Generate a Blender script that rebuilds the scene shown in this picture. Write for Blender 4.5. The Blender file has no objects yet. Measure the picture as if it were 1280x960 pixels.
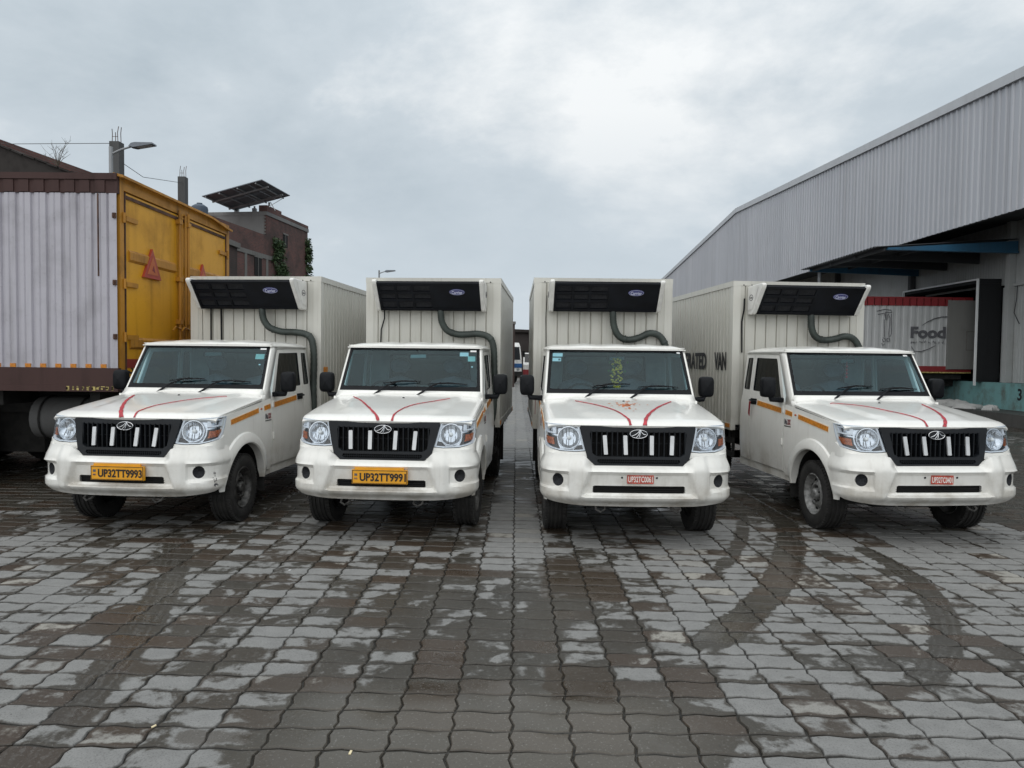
import bpy, bmesh, math, random
from mathutils import Vector, Matrix
from mathutils.geometry import delaunay_2d_cdt
random.seed(7)
S = bpy.context.scene
C = S.collection
R = math.radians
PI = math.pi

# ------------------------------------------------------------------ camera
F_PX, CAM_H, PITCH, ROLL, YAW = 884.8, 1.695, 0.03658, 0.01113, 0.00583
cd = bpy.data.cameras.new('camera')
cd.sensor_width = 36.0
cd.lens = F_PX / 1280 * 36.0
cd.clip_start = 0.05
cd.clip_end = 3000
cam = bpy.data.objects.new('camera', cd)
C.objects.link(cam)
r0 = Vector((math.cos(YAW), math.sin(YAW), 0))
fw = Vector((-math.sin(YAW), math.cos(YAW), 0))
D = fw * math.cos(PITCH) + Vector((0, 0, -math.sin(PITCH)))
U = fw * math.sin(PITCH) + Vector((0, 0, math.cos(PITCH)))
cr = r0 * math.cos(ROLL) + U * math.sin(ROLL)
cu_ = -r0 * math.sin(ROLL) + U * math.cos(ROLL)
cam.matrix_world = Matrix(((cr.x, cu_.x, -D.x, 0), (cr.y, cu_.y, -D.y, 0), (cr.z, cu_.z, -D.z, CAM_H), (0, 0, 0, 1)))
S.camera = cam

# ------------------------------------------------------------------ sky, sun, exposure
SKY_X, SKY_Y = 6.04, 4.25
SUN_EL, SUN_AZ = 56.0, 197.0        # high, behind the camera, seen only as a broad glow through cloud
w = bpy.data.worlds.new('World')
S.world = w
w.use_nodes = True
nt = w.node_tree
nt.nodes.clear()
N = nt.nodes.new
L = nt.links.new
out = N('ShaderNodeOutputWorld')
bg = N('ShaderNodeBackground')
bg.inputs['Strength'].default_value = 0.1
sky = N('ShaderNodeTexSky')
sky.sky_type = 'NISHITA'
sky.sun_disc = False
sky.sun_elevation = R(SUN_EL)
sky.sun_rotation = R(SUN_AZ)
sky.air_density = 1.0
sky.dust_density = 4.0
tc = N('ShaderNodeTexCoord')
sep = N('ShaderNodeSeparateXYZ')
L(tc.outputs['Generated'], sep.inputs[0])


def wm(op, a, b=None, clamp=False):
    n = N('ShaderNodeMath')
    n.operation = op
    n.use_clamp = clamp
    for i, v in enumerate((a, b)):
        if v is None:
            continue
        if isinstance(v, (int, float)):
            n.inputs[i].default_value = v
        else:
            L(v, n.inputs[i])
    return n.outputs[0]


zc = wm('MAXIMUM', sep.outputs['Z'], 0.0)
den = wm('ADD', zc, 0.34)
cx = wm('DIVIDE', sep.outputs['X'], den)
cy = wm('DIVIDE', sep.outputs['Y'], den)
comb = N('ShaderNodeCombineXYZ')
L(cx, comb.inputs[0])
L(cy, comb.inputs[1])
n1 = N('ShaderNodeTexNoise')
n1.inputs['Scale'].default_value = 1.15
n1.inputs['Detail'].default_value = 8
n1.inputs['Roughness'].default_value = 0.60
n1.inputs['Distortion'].default_value = 0.1
mp = N('ShaderNodeMapping')
mp.inputs['Location'].default_value = (SKY_X, SKY_Y, 0.0)
L(comb.outputs[0], mp.inputs[0])
L(mp.outputs[0], n1.inputs['Vector'])
ramp = N('ShaderNodeValToRGB')
e = ramp.color_ramp.elements
e[0].position = 0.38
e[0].color = (3.95, 4.55, 4.98, 1)
e[1].position = 0.66
e[1].color = (7.6, 7.8, 7.85, 1)
m = ramp.color_ramp.elements.new(0.52)
m.color = (4.95, 5.5, 5.9, 1)
L(n1.outputs['Fac'], ramp.inputs[0])
# overcast luminance rises from the horizon to the zenith
grad = wm('ADD', wm('MULTIPLY', zc, 0.38), 0.86)
vm = N('ShaderNodeVectorMath')
vm.operation = 'SCALE'
L(ramp.outputs[0], vm.inputs[0])
L(grad, vm.inputs['Scale'])
# a flat pale veil close to the horizon
veil = N('ShaderNodeMix')
veil.data_type = 'RGBA'
veil.inputs[6].default_value = (4.95, 5.55, 6.05, 1)
L(wm('MULTIPLY', wm('SUBTRACT', zc, 0.03), 3.4, True), veil.inputs[0])
L(vm.outputs[0], veil.inputs[7])
mix = N('ShaderNodeMix')
mix.data_type = 'RGBA'
mix.inputs[0].default_value = 0.94
L(sky.outputs[0], mix.inputs[6])
L(veil.outputs[2], mix.inputs[7])
L(mix.outputs[2], bg.inputs['Color'])
L(bg.outputs[0], out.inputs[0])

sl = bpy.data.lights.new('sun', 'SUN')
sl.energy = 1.5
sl.angle = R(115)
sl.color = (1.0, 0.965, 0.91)
sun = bpy.data.objects.new('sun', sl)
C.objects.link(sun)
sd = Vector((math.sin(R(SUN_AZ)) * math.cos(R(SUN_EL)), math.cos(R(SUN_AZ)) * math.cos(R(SUN_EL)), math.sin(R(SUN_EL))))
sun.rotation_euler = (-sd).to_track_quat('-Z', 'Y').to_euler()
S.view_settings.view_transform = 'Standard'
S.view_settings.look = 'None'
S.view_settings.exposure = 0.35
S.view_settings.gamma = 1.0
S.view_settings.use_curve_mapping = False
S.cycles.use_denoising = True
S.cycles.max_bounces = 8
S.cycles.transparent_max_bounces = 12
S.cycles.caustics_reflective = False
S.cycles.caustics_refractive = False


# ------------------------------------------------------------------ helpers
class Nodes:
    """thin wrapper to write material node trees"""

    def __init__(s, name):
        s.m = bpy.data.materials.new(name)
        s.m.use_nodes = True
        s.t = s.m.node_tree
        s.b = s.t.nodes['Principled BSDF']
        s.out = s.t.nodes['Material Output']

    def n(s, kind, **kw):
        x = s.t.nodes.new('ShaderNode' + kind)
        for k, v in kw.items():
            setattr(x, k, v)
        return x

    def l(s, a, b):
        s.t.links.new(a, b)

    def math(s, op, a, b=None, c=None, clamp=False):
        x = s.n('Math', operation=op, use_clamp=clamp)
        for i, v in enumerate((a, b, c)):
            if v is None:
                continue
            if isinstance(v, (int, float)):
                x.inputs[i].default_value = v
            else:
                s.l(v, x.inputs[i])
        return x.outputs[0]

    def ss(s, v, a, b):
        x = s.n('MapRange', interpolation_type='SMOOTHSTEP')
        s.l(v, x.inputs[0])
        x.inputs[1].default_value = a
        x.inputs[2].default_value = b
        return x.outputs[0]

    def noise(s, vec, scale, detail=4, rough=0.55, dist=0.0):
        x = s.n('TexNoise')
        x.inputs['Scale'].default_value = scale
        x.inputs['Detail'].default_value = detail
        x.inputs['Roughness'].default_value = rough
        x.inputs['Distortion'].default_value = dist
        if vec is not None:
            s.l(vec, x.inputs['Vector'])
        return x.outputs['Fac']

    def mix(s, f, a, b):
        x = s.n('Mix', data_type='RGBA')
        for i, v in ((0, f), (6, a), (7, b)):
            if isinstance(v, (int, float)):
                x.inputs[i].default_value = v
            elif isinstance(v, tuple):
                x.inputs[i].default_value = (*v, 1) if len(v) == 3 else v
            else:
                s.l(v, x.inputs[i])
        return x.outputs[2]

    def pos(s):
        return s.n('NewGeometry').outputs['Position']

    def obj(s):
        return s.n('TexCoord').outputs['Object']

    def xyz(s, v):
        x = s.n('SeparateXYZ')
        s.l(v, x.inputs[0])
        return x.outputs

    def scaled(s, v, sx, sy, sz):
        x = s.n('Mapping')
        s.l(v, x.inputs[0])
        x.inputs['Scale'].default_value = (sx, sy, sz)
        return x.outputs[0]

    def bump(s, h, strength=0.3, dist=0.01):
        x = s.n('Bump')
        x.inputs['Strength'].default_value = strength
        x.inputs['Distance'].default_value = dist
        s.l(h, x.inputs['Height'])
        s.l(x.outputs[0], s.b.inputs['Normal'])

    def set(s, **kw):
        for k, v in kw.items():
            i = s.b.inputs[k.replace('_', ' ')]
            if isinstance(v, (int, float)):
                i.default_value = v
            elif isinstance(v, tuple):
                i.default_value = (*v, 1) if len(v) == 3 else v
            else:
                s.l(v, i)
        return s


M = {}


def plain(name, col, rough=0.6, metal=0.0, var=0.12, scale=6.0, coat=0.0, world=False):
    k = Nodes(name)
    v = k.pos() if world else k.obj()
    f = k.noise(v, scale, 5)
    c2 = tuple(max(0, c * (1 - 2.2 * var)) for c in col)
    c1 = tuple(min(1, c * (1 + var)) for c in col)
    k.set(Base_Color=k.mix(k.ss(f, 0.3, 0.7), c2, c1), Metallic=metal, Coat_Weight=coat)
    k.set(Roughness=k.math('ADD', k.math('MULTIPLY', f, 0.16), rough - 0.08, clamp=True))
    M[name] = k.m
    return k


def paint_mat(name, col, dirt=(0.30, 0.26, 0.20), lo=0.35, hi=0.85, amount=0.8, rough=0.34, coat=0.5, streak=0.12):
    """vehicle paint with road grime that thickens toward the road and faint run marks"""
    k = Nodes(name)
    v = k.obj()
    p = k.pos()
    z = k.xyz(p)[2]
    n = k.noise(p, 3.2, 7, 0.62)
    n2 = k.noise(k.scaled(p, 26, 26, 1.3), 1.0, 4)
    n3 = k.noise(p, 42, 3)
    low = k.math('SUBTRACT', 1.0, k.ss(z, lo, hi))
    d = k.math('MULTIPLY', k.math('ADD', k.math('MULTIPLY', low, 0.8), 0.10), k.ss(n, 0.36, 0.70))
    d = k.math('MULTIPLY', d, amount)
    d = k.math('ADD', d, k.math('MULTIPLY', k.ss(n2, 0.50, 0.76), streak))
    spk = k.math('MULTIPLY', k.ss(n3, 0.66, 0.74), k.math('MULTIPLY', low, 0.30))
    d = k.math('ADD', d, spk, clamp=True)
    tint = k.mix(k.noise(p, 0.9, 3), tuple(c * 0.95 for c in col), col)
    k.set(Base_Color=k.mix(d, tint, dirt), Coat_Weight=coat, Coat_Roughness=0.12)
    k.set(Roughness=k.math('ADD', k.math('MULTIPLY', d, 0.5), rough, clamp=True))
    M[name] = k.m
    return k


paint_mat('paint', (0.80, 0.792, 0.755), rough=0.28, coat=0.8)
paint_mat('box_skin', (0.55, 0.54, 0.49), dirt=(0.26, 0.24, 0.18), lo=0.8, hi=1.5, amount=0.7, rough=0.42, coat=0.15, streak=0.28)
paint_mat('box_trim', (0.60, 0.59, 0.54), dirt=(0.25, 0.23, 0.19), lo=0.8, hi=1.3, amount=0.6, rough=0.4, coat=0.1, streak=0.22)
plain('unit_white', (0.72, 0.71, 0.68), 0.45, var=0.06)
plain('grille_black', (0.009, 0.011, 0.014), 0.5, var=0.15).set(Specular_IOR_Level=0.25)
plain('black_plastic', (0.008, 0.009, 0.011), 0.55, var=0.15).set(Specular_IOR_Level=0.16)
plain('void_black', (0.006, 0.006, 0.006), 0.9, var=0.1)
plain('unit_black', (0.006, 0.007, 0.010), 0.6, var=0.2).set(Specular_IOR_Level=0.15)
plain('unit_mesh', (0.028, 0.029, 0.033), 0.7, var=0.2, scale=60).set(Specular_IOR_Level=0.2)
plain('rubber', (0.019, 0.018, 0.017), 0.82, var=0.25, scale=14)
plain('hose_rubber', (0.04, 0.052, 0.046), 0.55, var=0.2)
plain('rim_grey', (0.26, 0.26, 0.255), 0.45, metal=0.4, var=0.25, scale=20)
plain('rim_steel', (0.085, 0.083, 0.08), 0.5, metal=0.55, var=0.3, scale=20)
plain('chrome', (0.66, 0.67, 0.69), 0.2, metal=1.0, var=0.03)
plain('silver_bar', (0.56, 0.57, 0.58), 0.34, metal=0.35, var=0.06)
plain('reflector_bowl', (0.74, 0.76, 0.79), 0.2, metal=0.8, var=0.06, scale=30)
plain('lamp_white', (0.85, 0.87, 0.90), 0.25, var=0.03)
plain('lamp_dark', (0.03, 0.028, 0.028), 0.35, var=0.1)
plain('amber', (0.42, 0.10, 0.025), 0.25, var=0.2, scale=50)
plain('bulb', (0.95, 0.95, 0.92), 0.1, var=0.02)
plain('chassis', (0.016, 0.015, 0.014), 0.8, var=0.3, scale=8)
plain('interior', (0.11, 0.12, 0.13), 0.75, var=0.15)
plain('interior_light', (0.32, 0.33, 0.33), 0.8, var=0.1)
plain('seat_cloth', (0.16, 0.175, 0.20), 0.9, var=0.2)
plain('plate_yellow', (0.78, 0.36, 0.018), 0.4, var=0.05)
plain('plate_red', (0.52, 0.085, 0.055), 0.5, var=0.2, scale=40)
plain('ink', (0.012, 0.012, 0.014), 0.5, var=0.05)
plain('ink_white', (0.80, 0.76, 0.72), 0.5, var=0.05)
plain('ink_red', (0.20, 0.012, 0.02), 0.5, var=0.1)
plain('ink_grey', (0.10, 0.10, 0.11), 0.5, var=0.1)
plain('logo_blue', (0.035, 0.04, 0.18), 0.35, var=0.08)
plain('logo_white', (0.62, 0.64, 0.78), 0.4, var=0.04)
plain('tape_orange', (0.56, 0.20, 0.012), 0.4, var=0.14, scale=40)
plain('tape_edge', (0.74, 0.66, 0.54), 0.5, var=0.05)
plain('ribbon_red', (0.44, 0.035, 0.05), 0.6, var=0.22, scale=30)
plain('powder', (0.60, 0.20, 0.09), 0.9, var=0.25, scale=60)
plain('sticker_white', (0.78, 0.79, 0.79), 0.5, var=0.05)
plain('sticker_green', (0.42, 0.60, 0.54), 0.5, var=0.1)
plain('garland_yellow', (0.95, 0.50, 0.03), 0.7, var=0.3, scale=80)
plain('garland_green', (0.10, 0.20, 0.05), 0.7, var=0.3, scale=80)
plain('paper', (0.72, 0.62, 0.40), 0.8, var=0.08)
plain('mirror_glass', (0.5, 0.66, 0.68), 0.05, metal=1.0, var=0.03)
plain('cloth_red', (0.36, 0.02, 0.03), 0.8, var=0.2)


def glass(name, tint, rough=0.02, refl=(1, 1, 1), ior=1.5):
    k = Nodes(name)
    k.t.nodes.remove(k.b)
    g = k.n('BsdfGlossy')
    g.inputs['Roughness'].default_value = rough
    g.inputs['Color'].default_value = (refl[0], refl[1], refl[2], 1)
    t = k.n('BsdfTransparent')
    t.inputs['Color'].default_value = (*tint, 1)
    fr = k.n('Fresnel')
    fr.inputs['IOR'].default_value = ior
    mx = k.n('MixShader')
    front = k.math('SUBTRACT', 1.0, k.n('NewGeometry').outputs['Backfacing'])
    k.l(k.math('MULTIPLY', fr.outputs[0], front), mx.inputs[0])
    k.l(t.outputs[0], mx.inputs[1])
    k.l(g.outputs[0], mx.inputs[2])
    k.l(mx.outputs[0], k.out.inputs[0])
    M[name] = k.m


glass('windshield', (0.50, 0.72, 0.78), refl=(0.74, 0.94, 1.0), ior=1.48)
glass('side_glass', (0.26, 0.28, 0.28))
glass('lamp_lens', (0.92, 0.94, 0.96), 0.03)


def new_mesh(name, verts, faces, smooth=None, recalc=True):
    me = bpy.data.meshes.new(name)
    me.from_pydata([tuple(v) for v in verts], [], faces)
    if recalc:
        bm = bmesh.new()
        bm.from_mesh(me)
        bmesh.ops.recalc_face_normals(bm, faces=bm.faces)
        bm.to_mesh(me)
        bm.free()
    if smooth is not None:
        me.polygons.foreach_set('use_smooth', [True] * len(me.polygons))
        me.set_sharp_from_angle(angle=R(smooth))
    me.update()
    return me


def add(name, me, mat, parent=None, loc=None, rot=None, scale=None):
    o = bpy.data.objects.new(name, me)
    C.objects.link(o)
    if mat is not None and hasattr(me, 'materials') and len(me.materials) == 0:
        me.materials.append(M[mat])
    if parent is not None:
        o.parent = parent
    if loc is not None:
        o.location = loc
    if rot is not None:
        o.rotation_euler = rot
    if scale is not None:
        o.scale = scale
    return o


def tag(o, label=None, cat=None, group=None, kind=None):
    for k, v in (('label', label), ('category', cat), ('group', group), ('kind', kind)):
        if v:
            o[k] = v
    return o


def empty(name, loc=(0, 0, 0), rz=0.0):
    o = bpy.data.objects.new(name, None)
    C.objects.link(o)
    o.location = loc
    o.rotation_euler = (0, 0, rz)
    o.empty_display_size = 0.2
    return o


def kids(o):
    return [c for c in bpy.data.objects if c.parent == o]


def copy_tree(o, parent=None):
    c = o.copy()
    C.objects.link(c)
    c.parent = parent
    for ch in kids(o):
        copy_tree(ch, c)
    return c


class MB:
    """collects simple solids into ONE mesh"""

    def __init__(s):
        s.v, s.f = [], []

    def face(s, pts):
        n = len(s.v)
        s.v += [Vector(p) for p in pts]
        s.f.append(tuple(range(n, n + len(pts))))

    def raw(s, v, f):
        n = len(s.v)
        s.v += [Vector(p) for p in v]
        s.f += [tuple(i + n for i in q) for q in f]
        return s

    def box(s, x0, x1, y0, y1, z0, z1, m=None):
        v = [Vector((x, y, z)) for z in (z0, z1) for y in (y0, y1) for x in (x0, x1)]
        if m is not None:
            v = [m @ p for p in v]
        return s.raw(v, [(0, 2, 3, 1), (4, 5, 7, 6), (0, 1, 5, 4), (2, 6, 7, 3), (0, 4, 6, 2), (1, 3, 7, 5)])

    def tube(s, pts, r, seg=8, caps=True):
        pts = [Vector(p) for p in pts]
        n = len(s.v)
        rr = r if isinstance(r, (list, tuple)) else [r] * len(pts)
        up = Vector((0, 0, 1))
        prev = None
        for i, p in enumerate(pts):
            t = (pts[min(i + 1, len(pts) - 1)] - pts[max(i - 1, 0)]).normalized()
            if prev is None:
                a = up if abs(t.dot(up)) < 0.9 else Vector((1, 0, 0))
                x = t.cross(a).normalized()
            else:
                x = (prev - t * prev.dot(t)).normalized()
            prev = x
            y = t.cross(x)
            for k in range(seg):
                a = 2 * PI * k / seg
                s.v.append(p + x * (math.cos(a) * rr[i]) + y * (math.sin(a) * rr[i]))
        for i in range(len(pts) - 1):
            for k in range(seg):
                a, b = n + i * seg + k, n + i * seg + (k + 1) % seg
                s.f.append((a, b, b + seg, a + seg))
        if caps:
            s.f.append(tuple(range(n, n + seg))[::-1])
            q = n + (len(pts) - 1) * seg
            s.f.append(tuple(range(q, q + seg)))
        return s

    def prism(s, poly, a0, a1, axis='y', m=None):
        """poly of 2-D points extruded along an axis: y -> (x,z), x -> (y,z), z -> (x,y)"""
        def P(u, v, a):
            q = Vector((u, a, v)) if axis == 'y' else Vector((a, u, v)) if axis == 'x' else Vector((u, v, a))
            return m @ q if m is not None else q
        k = len(poly)
        v = [P(u, w_, a0) for u, w_ in poly] + [P(u, w_, a1) for u, w_ in poly]
        f = [tuple(range(k))[::-1], tuple(range(k, 2 * k))]
        f += [(i, (i + 1) % k, k + (i + 1) % k, k + i) for i in range(k)]
        return s.raw(v, f)

    def lathe(s, prof, seg=24, m=None, close=False):
        """profile of (radius, height) turned about local z"""
        k = len(prof)
        v = []
        for i in range(seg):
            a = 2 * PI * i / seg
            for r_, h in prof:
                q = Vector((r_ * math.cos(a), r_ * math.sin(a), h))
                v.append(m @ q if m is not None else q)
        f = []
        for i in range(seg):
            j = (i + 1) % seg
            for q in range(k - 1 if not close else k):
                q2 = (q + 1) % k
                f.append((i * k + q, j * k + q, j * k + q2, i * k + q2))
        return s.raw(v, f)

    def mesh(s, name, smooth=None, recalc=True):
        return new_mesh(name, s.v, s.f, smooth, recalc)

    def build(s, name, mat, parent=None, smooth=None, **kw):
        return add(name, s.mesh(name, smooth), mat, parent, **kw)


def inside(p, poly):
    x, y = p
    c = False
    j = len(poly) - 1
    for i in range(len(poly)):
        xi, yi = poly[i]
        xj, yj = poly[j]
        if (yi > y) != (yj > y) and x < (xj - xi) * (y - yi) / (yj - yi) + xi:
            c = not c
        j = i
    return c


def seg_d(p, a, b):
    ax, ay = a
    bx, by = b
    dx, dy = bx - ax, by - ay
    q = dx * dx + dy * dy
    t = 0 if q == 0 else max(0, min(1, ((p[0] - ax) * dx + (p[1] - ay) * dy) / q))
    return math.hypot(p[0] - ax - t * dx, p[1] - ay - t * dy)


def dens(poly, step):
    o = []
    for i, a in enumerate(poly):
        b = poly[(i + 1) % len(poly)]
        n = max(1, int(math.hypot(b[0] - a[0], b[1] - a[1]) / step))
        for k in range(n):
            o.append((a[0] + (b[0] - a[0]) * k / n, a[1] + (b[1] - a[1]) * k / n))
    return o


def sheet(outline, holes, step, fmap, thick):
    """curved panel: a 2-D outline with holes, triangulated and bent by fmap(u, v, depth); gets a real edge"""
    loops = [dens(outline, step)] + [dens(h, step) for h in holes]
    pts, edges = [], []
    for lp in loops:
        n = len(pts)
        pts += lp
        edges += [(n + i, n + (i + 1) % len(lp)) for i in range(len(lp))]
    us = [p[0] for p in loops[0]]
    vs = [p[1] for p in loops[0]]
    segs = [(pts[a], pts[b]) for a, b in edges]
    u = min(us) + step * 0.5
    while u < max(us):
        v = min(vs) + step * 0.5
        while v < max(vs):
            p = (u, v)
            if inside(p, loops[0]) and not any(inside(p, h) for h in loops[1:]):
                if min(seg_d(p, a, b) for a, b in segs) > step * 0.4:
                    pts.append(p)
            v += step
        u += step
    r = delaunay_2d_cdt([Vector(p) for p in pts], edges, [], 0, 1e-6)
    vv = [tuple(p) for p in r[0]]
    tri = []
    for t in r[2]:
        c = (sum(vv[i][0] for i in t) / 3, sum(vv[i][1] for i in t) / 3)
        if inside(c, loops[0]) and not any(inside(c, h) for h in loops[1:]):
            tri.append(tuple(t))
    n = len(vv)
    V = [fmap(p[0], p[1], 0.0) for p in vv] + [fmap(p[0], p[1], thick) for p in vv]
    cnt = {}
    for t in tri:
        for i in range(3):
            a, b = t[i], t[(i + 1) % 3]
            cnt.setdefault((min(a, b), max(a, b)), []).append((a, b))
    Fc = list(tri) + [(c + n, b + n, a + n) for a, b, c in tri]
    for k, l_ in cnt.items():
        if len(l_) == 1:
            a, b = l_[0]
            Fc.append((b, a, a + n, b + n))
    return V, Fc


def mirror(V, Fc):
    return [Vector((-p[0], p[1], p[2])) for p in V], [tuple(reversed(f)) for f in Fc]


def grid_surf(nu, nv, fn):
    V = [fn(i / nu, j / nv) for j in range(nv + 1) for i in range(nu + 1)]
    Fc = [(j * (nu + 1) + i, j * (nu + 1) + i + 1, (j + 1) * (nu + 1) + i + 1, (j + 1) * (nu + 1) + i) for j in range(nv) for i in range(nu)]
    return V, Fc


def text_mesh(body, size, bold=0.0, extrude=0.0008, sx=1.0):
    cu = bpy.data.curves.new('txt', 'FONT')
    cu.body = body
    cu.size = size
    cu.extrude = extrude
    cu.offset = bold
    cu.align_x = 'CENTER'
    cu.align_y = 'CENTER'
    cu.resolution_u = 3
    o = bpy.data.objects.new('txt', cu)
    me = bpy.data.meshes.new_from_object(o)
    bpy.data.objects.remove(o)
    bpy.data.curves.remove(cu)
    xs = [v.co.x for v in me.vertices]
    ys = [v.co.y for v in me.vertices]
    mx, my = (min(xs) + max(xs)) / 2, (min(ys) + max(ys)) / 2
    for v in me.vertices:
        v.co.x = (v.co.x - mx) * sx
        v.co.y -= my
    me.materials.clear()
    return me


def fit_text(body, width, height, bold=0.0, extrude=0.0008):
    me = text_mesh(body, 1.0, bold, extrude)
    xs = [v.co.x for v in me.vertices]
    ys = [v.co.y for v in me.vertices]
    a, b = width / (max(xs) - min(xs)), height / (max(ys) - min(ys))
    for v in me.vertices:
        v.co.x *= a
        v.co.y *= b
        v.co.z = extrude if v.co.z > 0 else -extrude
    return me


def sstep(x, a, b):
    t = max(0.0, min(1.0, (x - a) / (b - a)))
    return t * t * (3 - 2 * t)


def circle(cx_, cy_, r_, n=20, a0=0.0, a1=2 * PI, end=False):
    k = n + 1 if end else n
    return [(cx_ + r_ * math.cos(a0 + (a1 - a0) * i / n), cy_ + r_ * math.sin(a0 + (a1 - a0) * i / n)) for i in range(k)]


# ------------------------------------------------------------------ paved yard
PW, PH, PX0, PY0 = 0.27, 0.174, -0.005, 2.987


def yard_mat(name, pattern):
    k = Nodes(name)
    p = k.pos()
    x, y, z = k.xyz(p)
    edge = k.n('Attribute', attribute_name='edge').outputs['Fac']
    rnd = k.math('FRACT', k.math('ADD', k.n('Attribute', attribute_name='rnd').outputs['Fac'], k.n('ObjectInfo').outputs['Random']))
    if pattern:
        wx = k.math('DIVIDE', k.math('SUBTRACT', x, PX0), PW)
        wy = k.math('DIVIDE', k.math('SUBTRACT', y, PY0), PH)
        ux = k.math('ADD', wx, k.math('MULTIPLY', k.math('SINE', k.math('MULTIPLY', wy, 2 * PI)), 0.06))
        uy = k.math('ADD', wy, k.math('MULTIPLY', k.math('SINE', k.math('MULTIPLY', wx, 2 * PI)), 0.06))
        cb = k.n('CombineXYZ')
        k.l(k.math('FLOOR', ux), cb.inputs[0])
        k.l(k.math('FLOOR', uy), cb.inputs[1])
        wn = k.n('TexWhiteNoise', noise_dimensions='2D')
        k.l(cb.outputs[0], wn.inputs['Vector'])
        rnd = wn.outputs['Value']
        fx = k.math('ABSOLUTE', k.math('SUBTRACT', k.math('FRACT', ux), 0.5))
        fy = k.math('ABSOLUTE', k.math('SUBTRACT', k.math('FRACT', uy), 0.5))
        edge = k.math('MAXIMUM', k.ss(fx, 0.36, 0.49), k.ss(fy, 0.30, 0.48))
        joint = k.math('MAXIMUM', k.ss(fx, 0.475, 0.49), k.ss(fy, 0.455, 0.485))
    big = k.noise(p, 0.55, 3, 0.5)
    mid = k.noise(p, 3.4, 6, 0.62, 0.6)
    fine = k.noise(p, 17.0, 4, 0.6)
    grain = k.noise(p, 110.0, 4, 0.75)
    # where water still stands: the run-off down the middle, hollows, tyre tracks
    mx_ = k.math('ABSOLUTE', k.math('ADD', x, 0.14))
    lane = k.math('SUBTRACT', 1.0, k.ss(mx_, 0.35, 1.35))
    nearf = k.math('SUBTRACT', 1.0, k.ss(y, 5.2, 7.2))
    film = k.math('MULTIPLY', k.math('SUBTRACT', 1.0, k.ss(mx_, 0.55, 1.35)), k.math('SUBTRACT', 1.0, k.ss(y, 3.3, 3.75)))

    def track(cx_, cy_, r_, half, ylo, yhi):
        dx = k.math('SUBTRACT', x, cx_)
        dy = k.math('SUBTRACT', y, cy_)
        d = k.math('SQRT', k.math('ADD', k.math('MULTIPLY', dx, dx), k.math('MULTIPLY', dy, dy)))
        d = k.math('ADD', d, k.math('ADD', k.math('MULTIPLY', k.math('SUBTRACT', fine, 0.5), 0.09), k.math('MULTIPLY', k.math('SUBTRACT', mid, 0.5), 0.07)))
        a = k.math('ABSOLUTE', k.math('SUBTRACT', d, r_))
        t = k.math('SUBTRACT', 1.0, k.ss(a, half * 0.72, half * 1.12))
        t = k.math('MULTIPLY', t, k.math('MULTIPLY', k.ss(y, ylo, ylo + 0.3), k.math('SUBTRACT', 1.0, k.ss(y, yhi - 0.4, yhi))))
        t = k.math('MULTIPLY', t, k.ss(dx, 0.0, 0.1))
        rib = k.math('SINE', k.math('MULTIPLY', a, 2 * PI / (half / 2.4)))
        lug = k.math('SINE', k.math('MULTIPLY', k.math('ADD', y, k.math('MULTIPLY', x, 0.4)), 2 * PI / 0.05))
        pat = k.math('ADD', k.math('MULTIPLY', rib, 0.75), k.math('MULTIPLY', lug, 0.25))
        return t, k.math('MULTIPLY', k.math('MULTIPLY', t, k.ss(pat, 0.25, 0.6)), k.ss(mid, 0.42, 0.56))

    t1, r1 = track(-4.825, 9.333, 7.90, 0.125, 4.0, 9.2)
    t2, r2 = track(-0.139, 6.08, 3.314, 0.10, 3.6, 6.6)
    t3, r3 = track(-14.0, 1.2, 12.1, 0.12, 2.6, 6.6)
    t4, r4 = track(-4.6, 9.333, 7.25, 0.07, 5.2, 8.2)
    t5, r5 = track(-25.0, 3.0, 27.9, 0.09, 2.6, 5.2)
    trk = k.math('MAXIMUM', k.math('MAXIMUM', t1, k.math('MULTIPLY', t2, 0.50)), k.math('MAXIMUM', k.math('MULTIPLY', t3, 0.45), k.math('MAXIMUM', k.math('MULTIPLY', t4, 0.30), k.math('MULTIPLY', t5, 0.22))))
    rbs = k.math('MAXIMUM', k.math('MAXIMUM', k.math('MULTIPLY', r1, 0.5), r2), k.math('MAXIMUM', r3, r4))
    wv = k.math('ADD', k.math('MULTIPLY', big, 0.60), k.math('MULTIPLY', mid, 0.95))
    wv = k.math('ADD', wv, k.math('MULTIPLY', fine, 0.24))
    wv = k.math('ADD', wv, k.math('MULTIPLY', edge, 0.13))
    wv = k.math('ADD', wv, k.math('MULTIPLY', k.math('SUBTRACT', rnd, 0.5), 0.25))
    wv = k.math('ADD', wv, k.math('MULTIPLY', k.math('MULTIPLY', lane, nearf), 0.19))
    wv = k.math('ADD', wv, k.math('MULTIPLY', film, 0.45))
    wv = k.math('ADD', wv, k.math('MULTIPLY', trk, 0.50))
    wv = k.math('ADD', wv, k.math('MULTIPLY', k.ss(y, 6.2, 8.4), 0.17))  # damp beyond the bumpers, which also paints shade in under the trucks
    run = k.math('MULTIPLY', k.math('SUBTRACT', 1.0, k.ss(k.math('ABSOLUTE', k.math('SUBTRACT', x, 0.02)), 0.16, 0.42)), k.ss(y, 4.9, 6.4))
    wv = k.math('SUBTRACT', wv, k.math('MULTIPLY', run, 0.30))  # bright lane between the trucks: its sky sheen painted as drier, paler blocks
    # the stretch around the sharp turning track dried first
    dryx = k.math('MULTIPLY', k.ss(x, 0.9, 1.6), k.math('SUBTRACT', 1.0, k.ss(x, 3.6, 4.6)))
    dryy = k.math('MULTIPLY', k.ss(y, 3.9, 4.6), k.math('SUBTRACT', 1.0, k.ss(y, 7.2, 8.4)))
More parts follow.
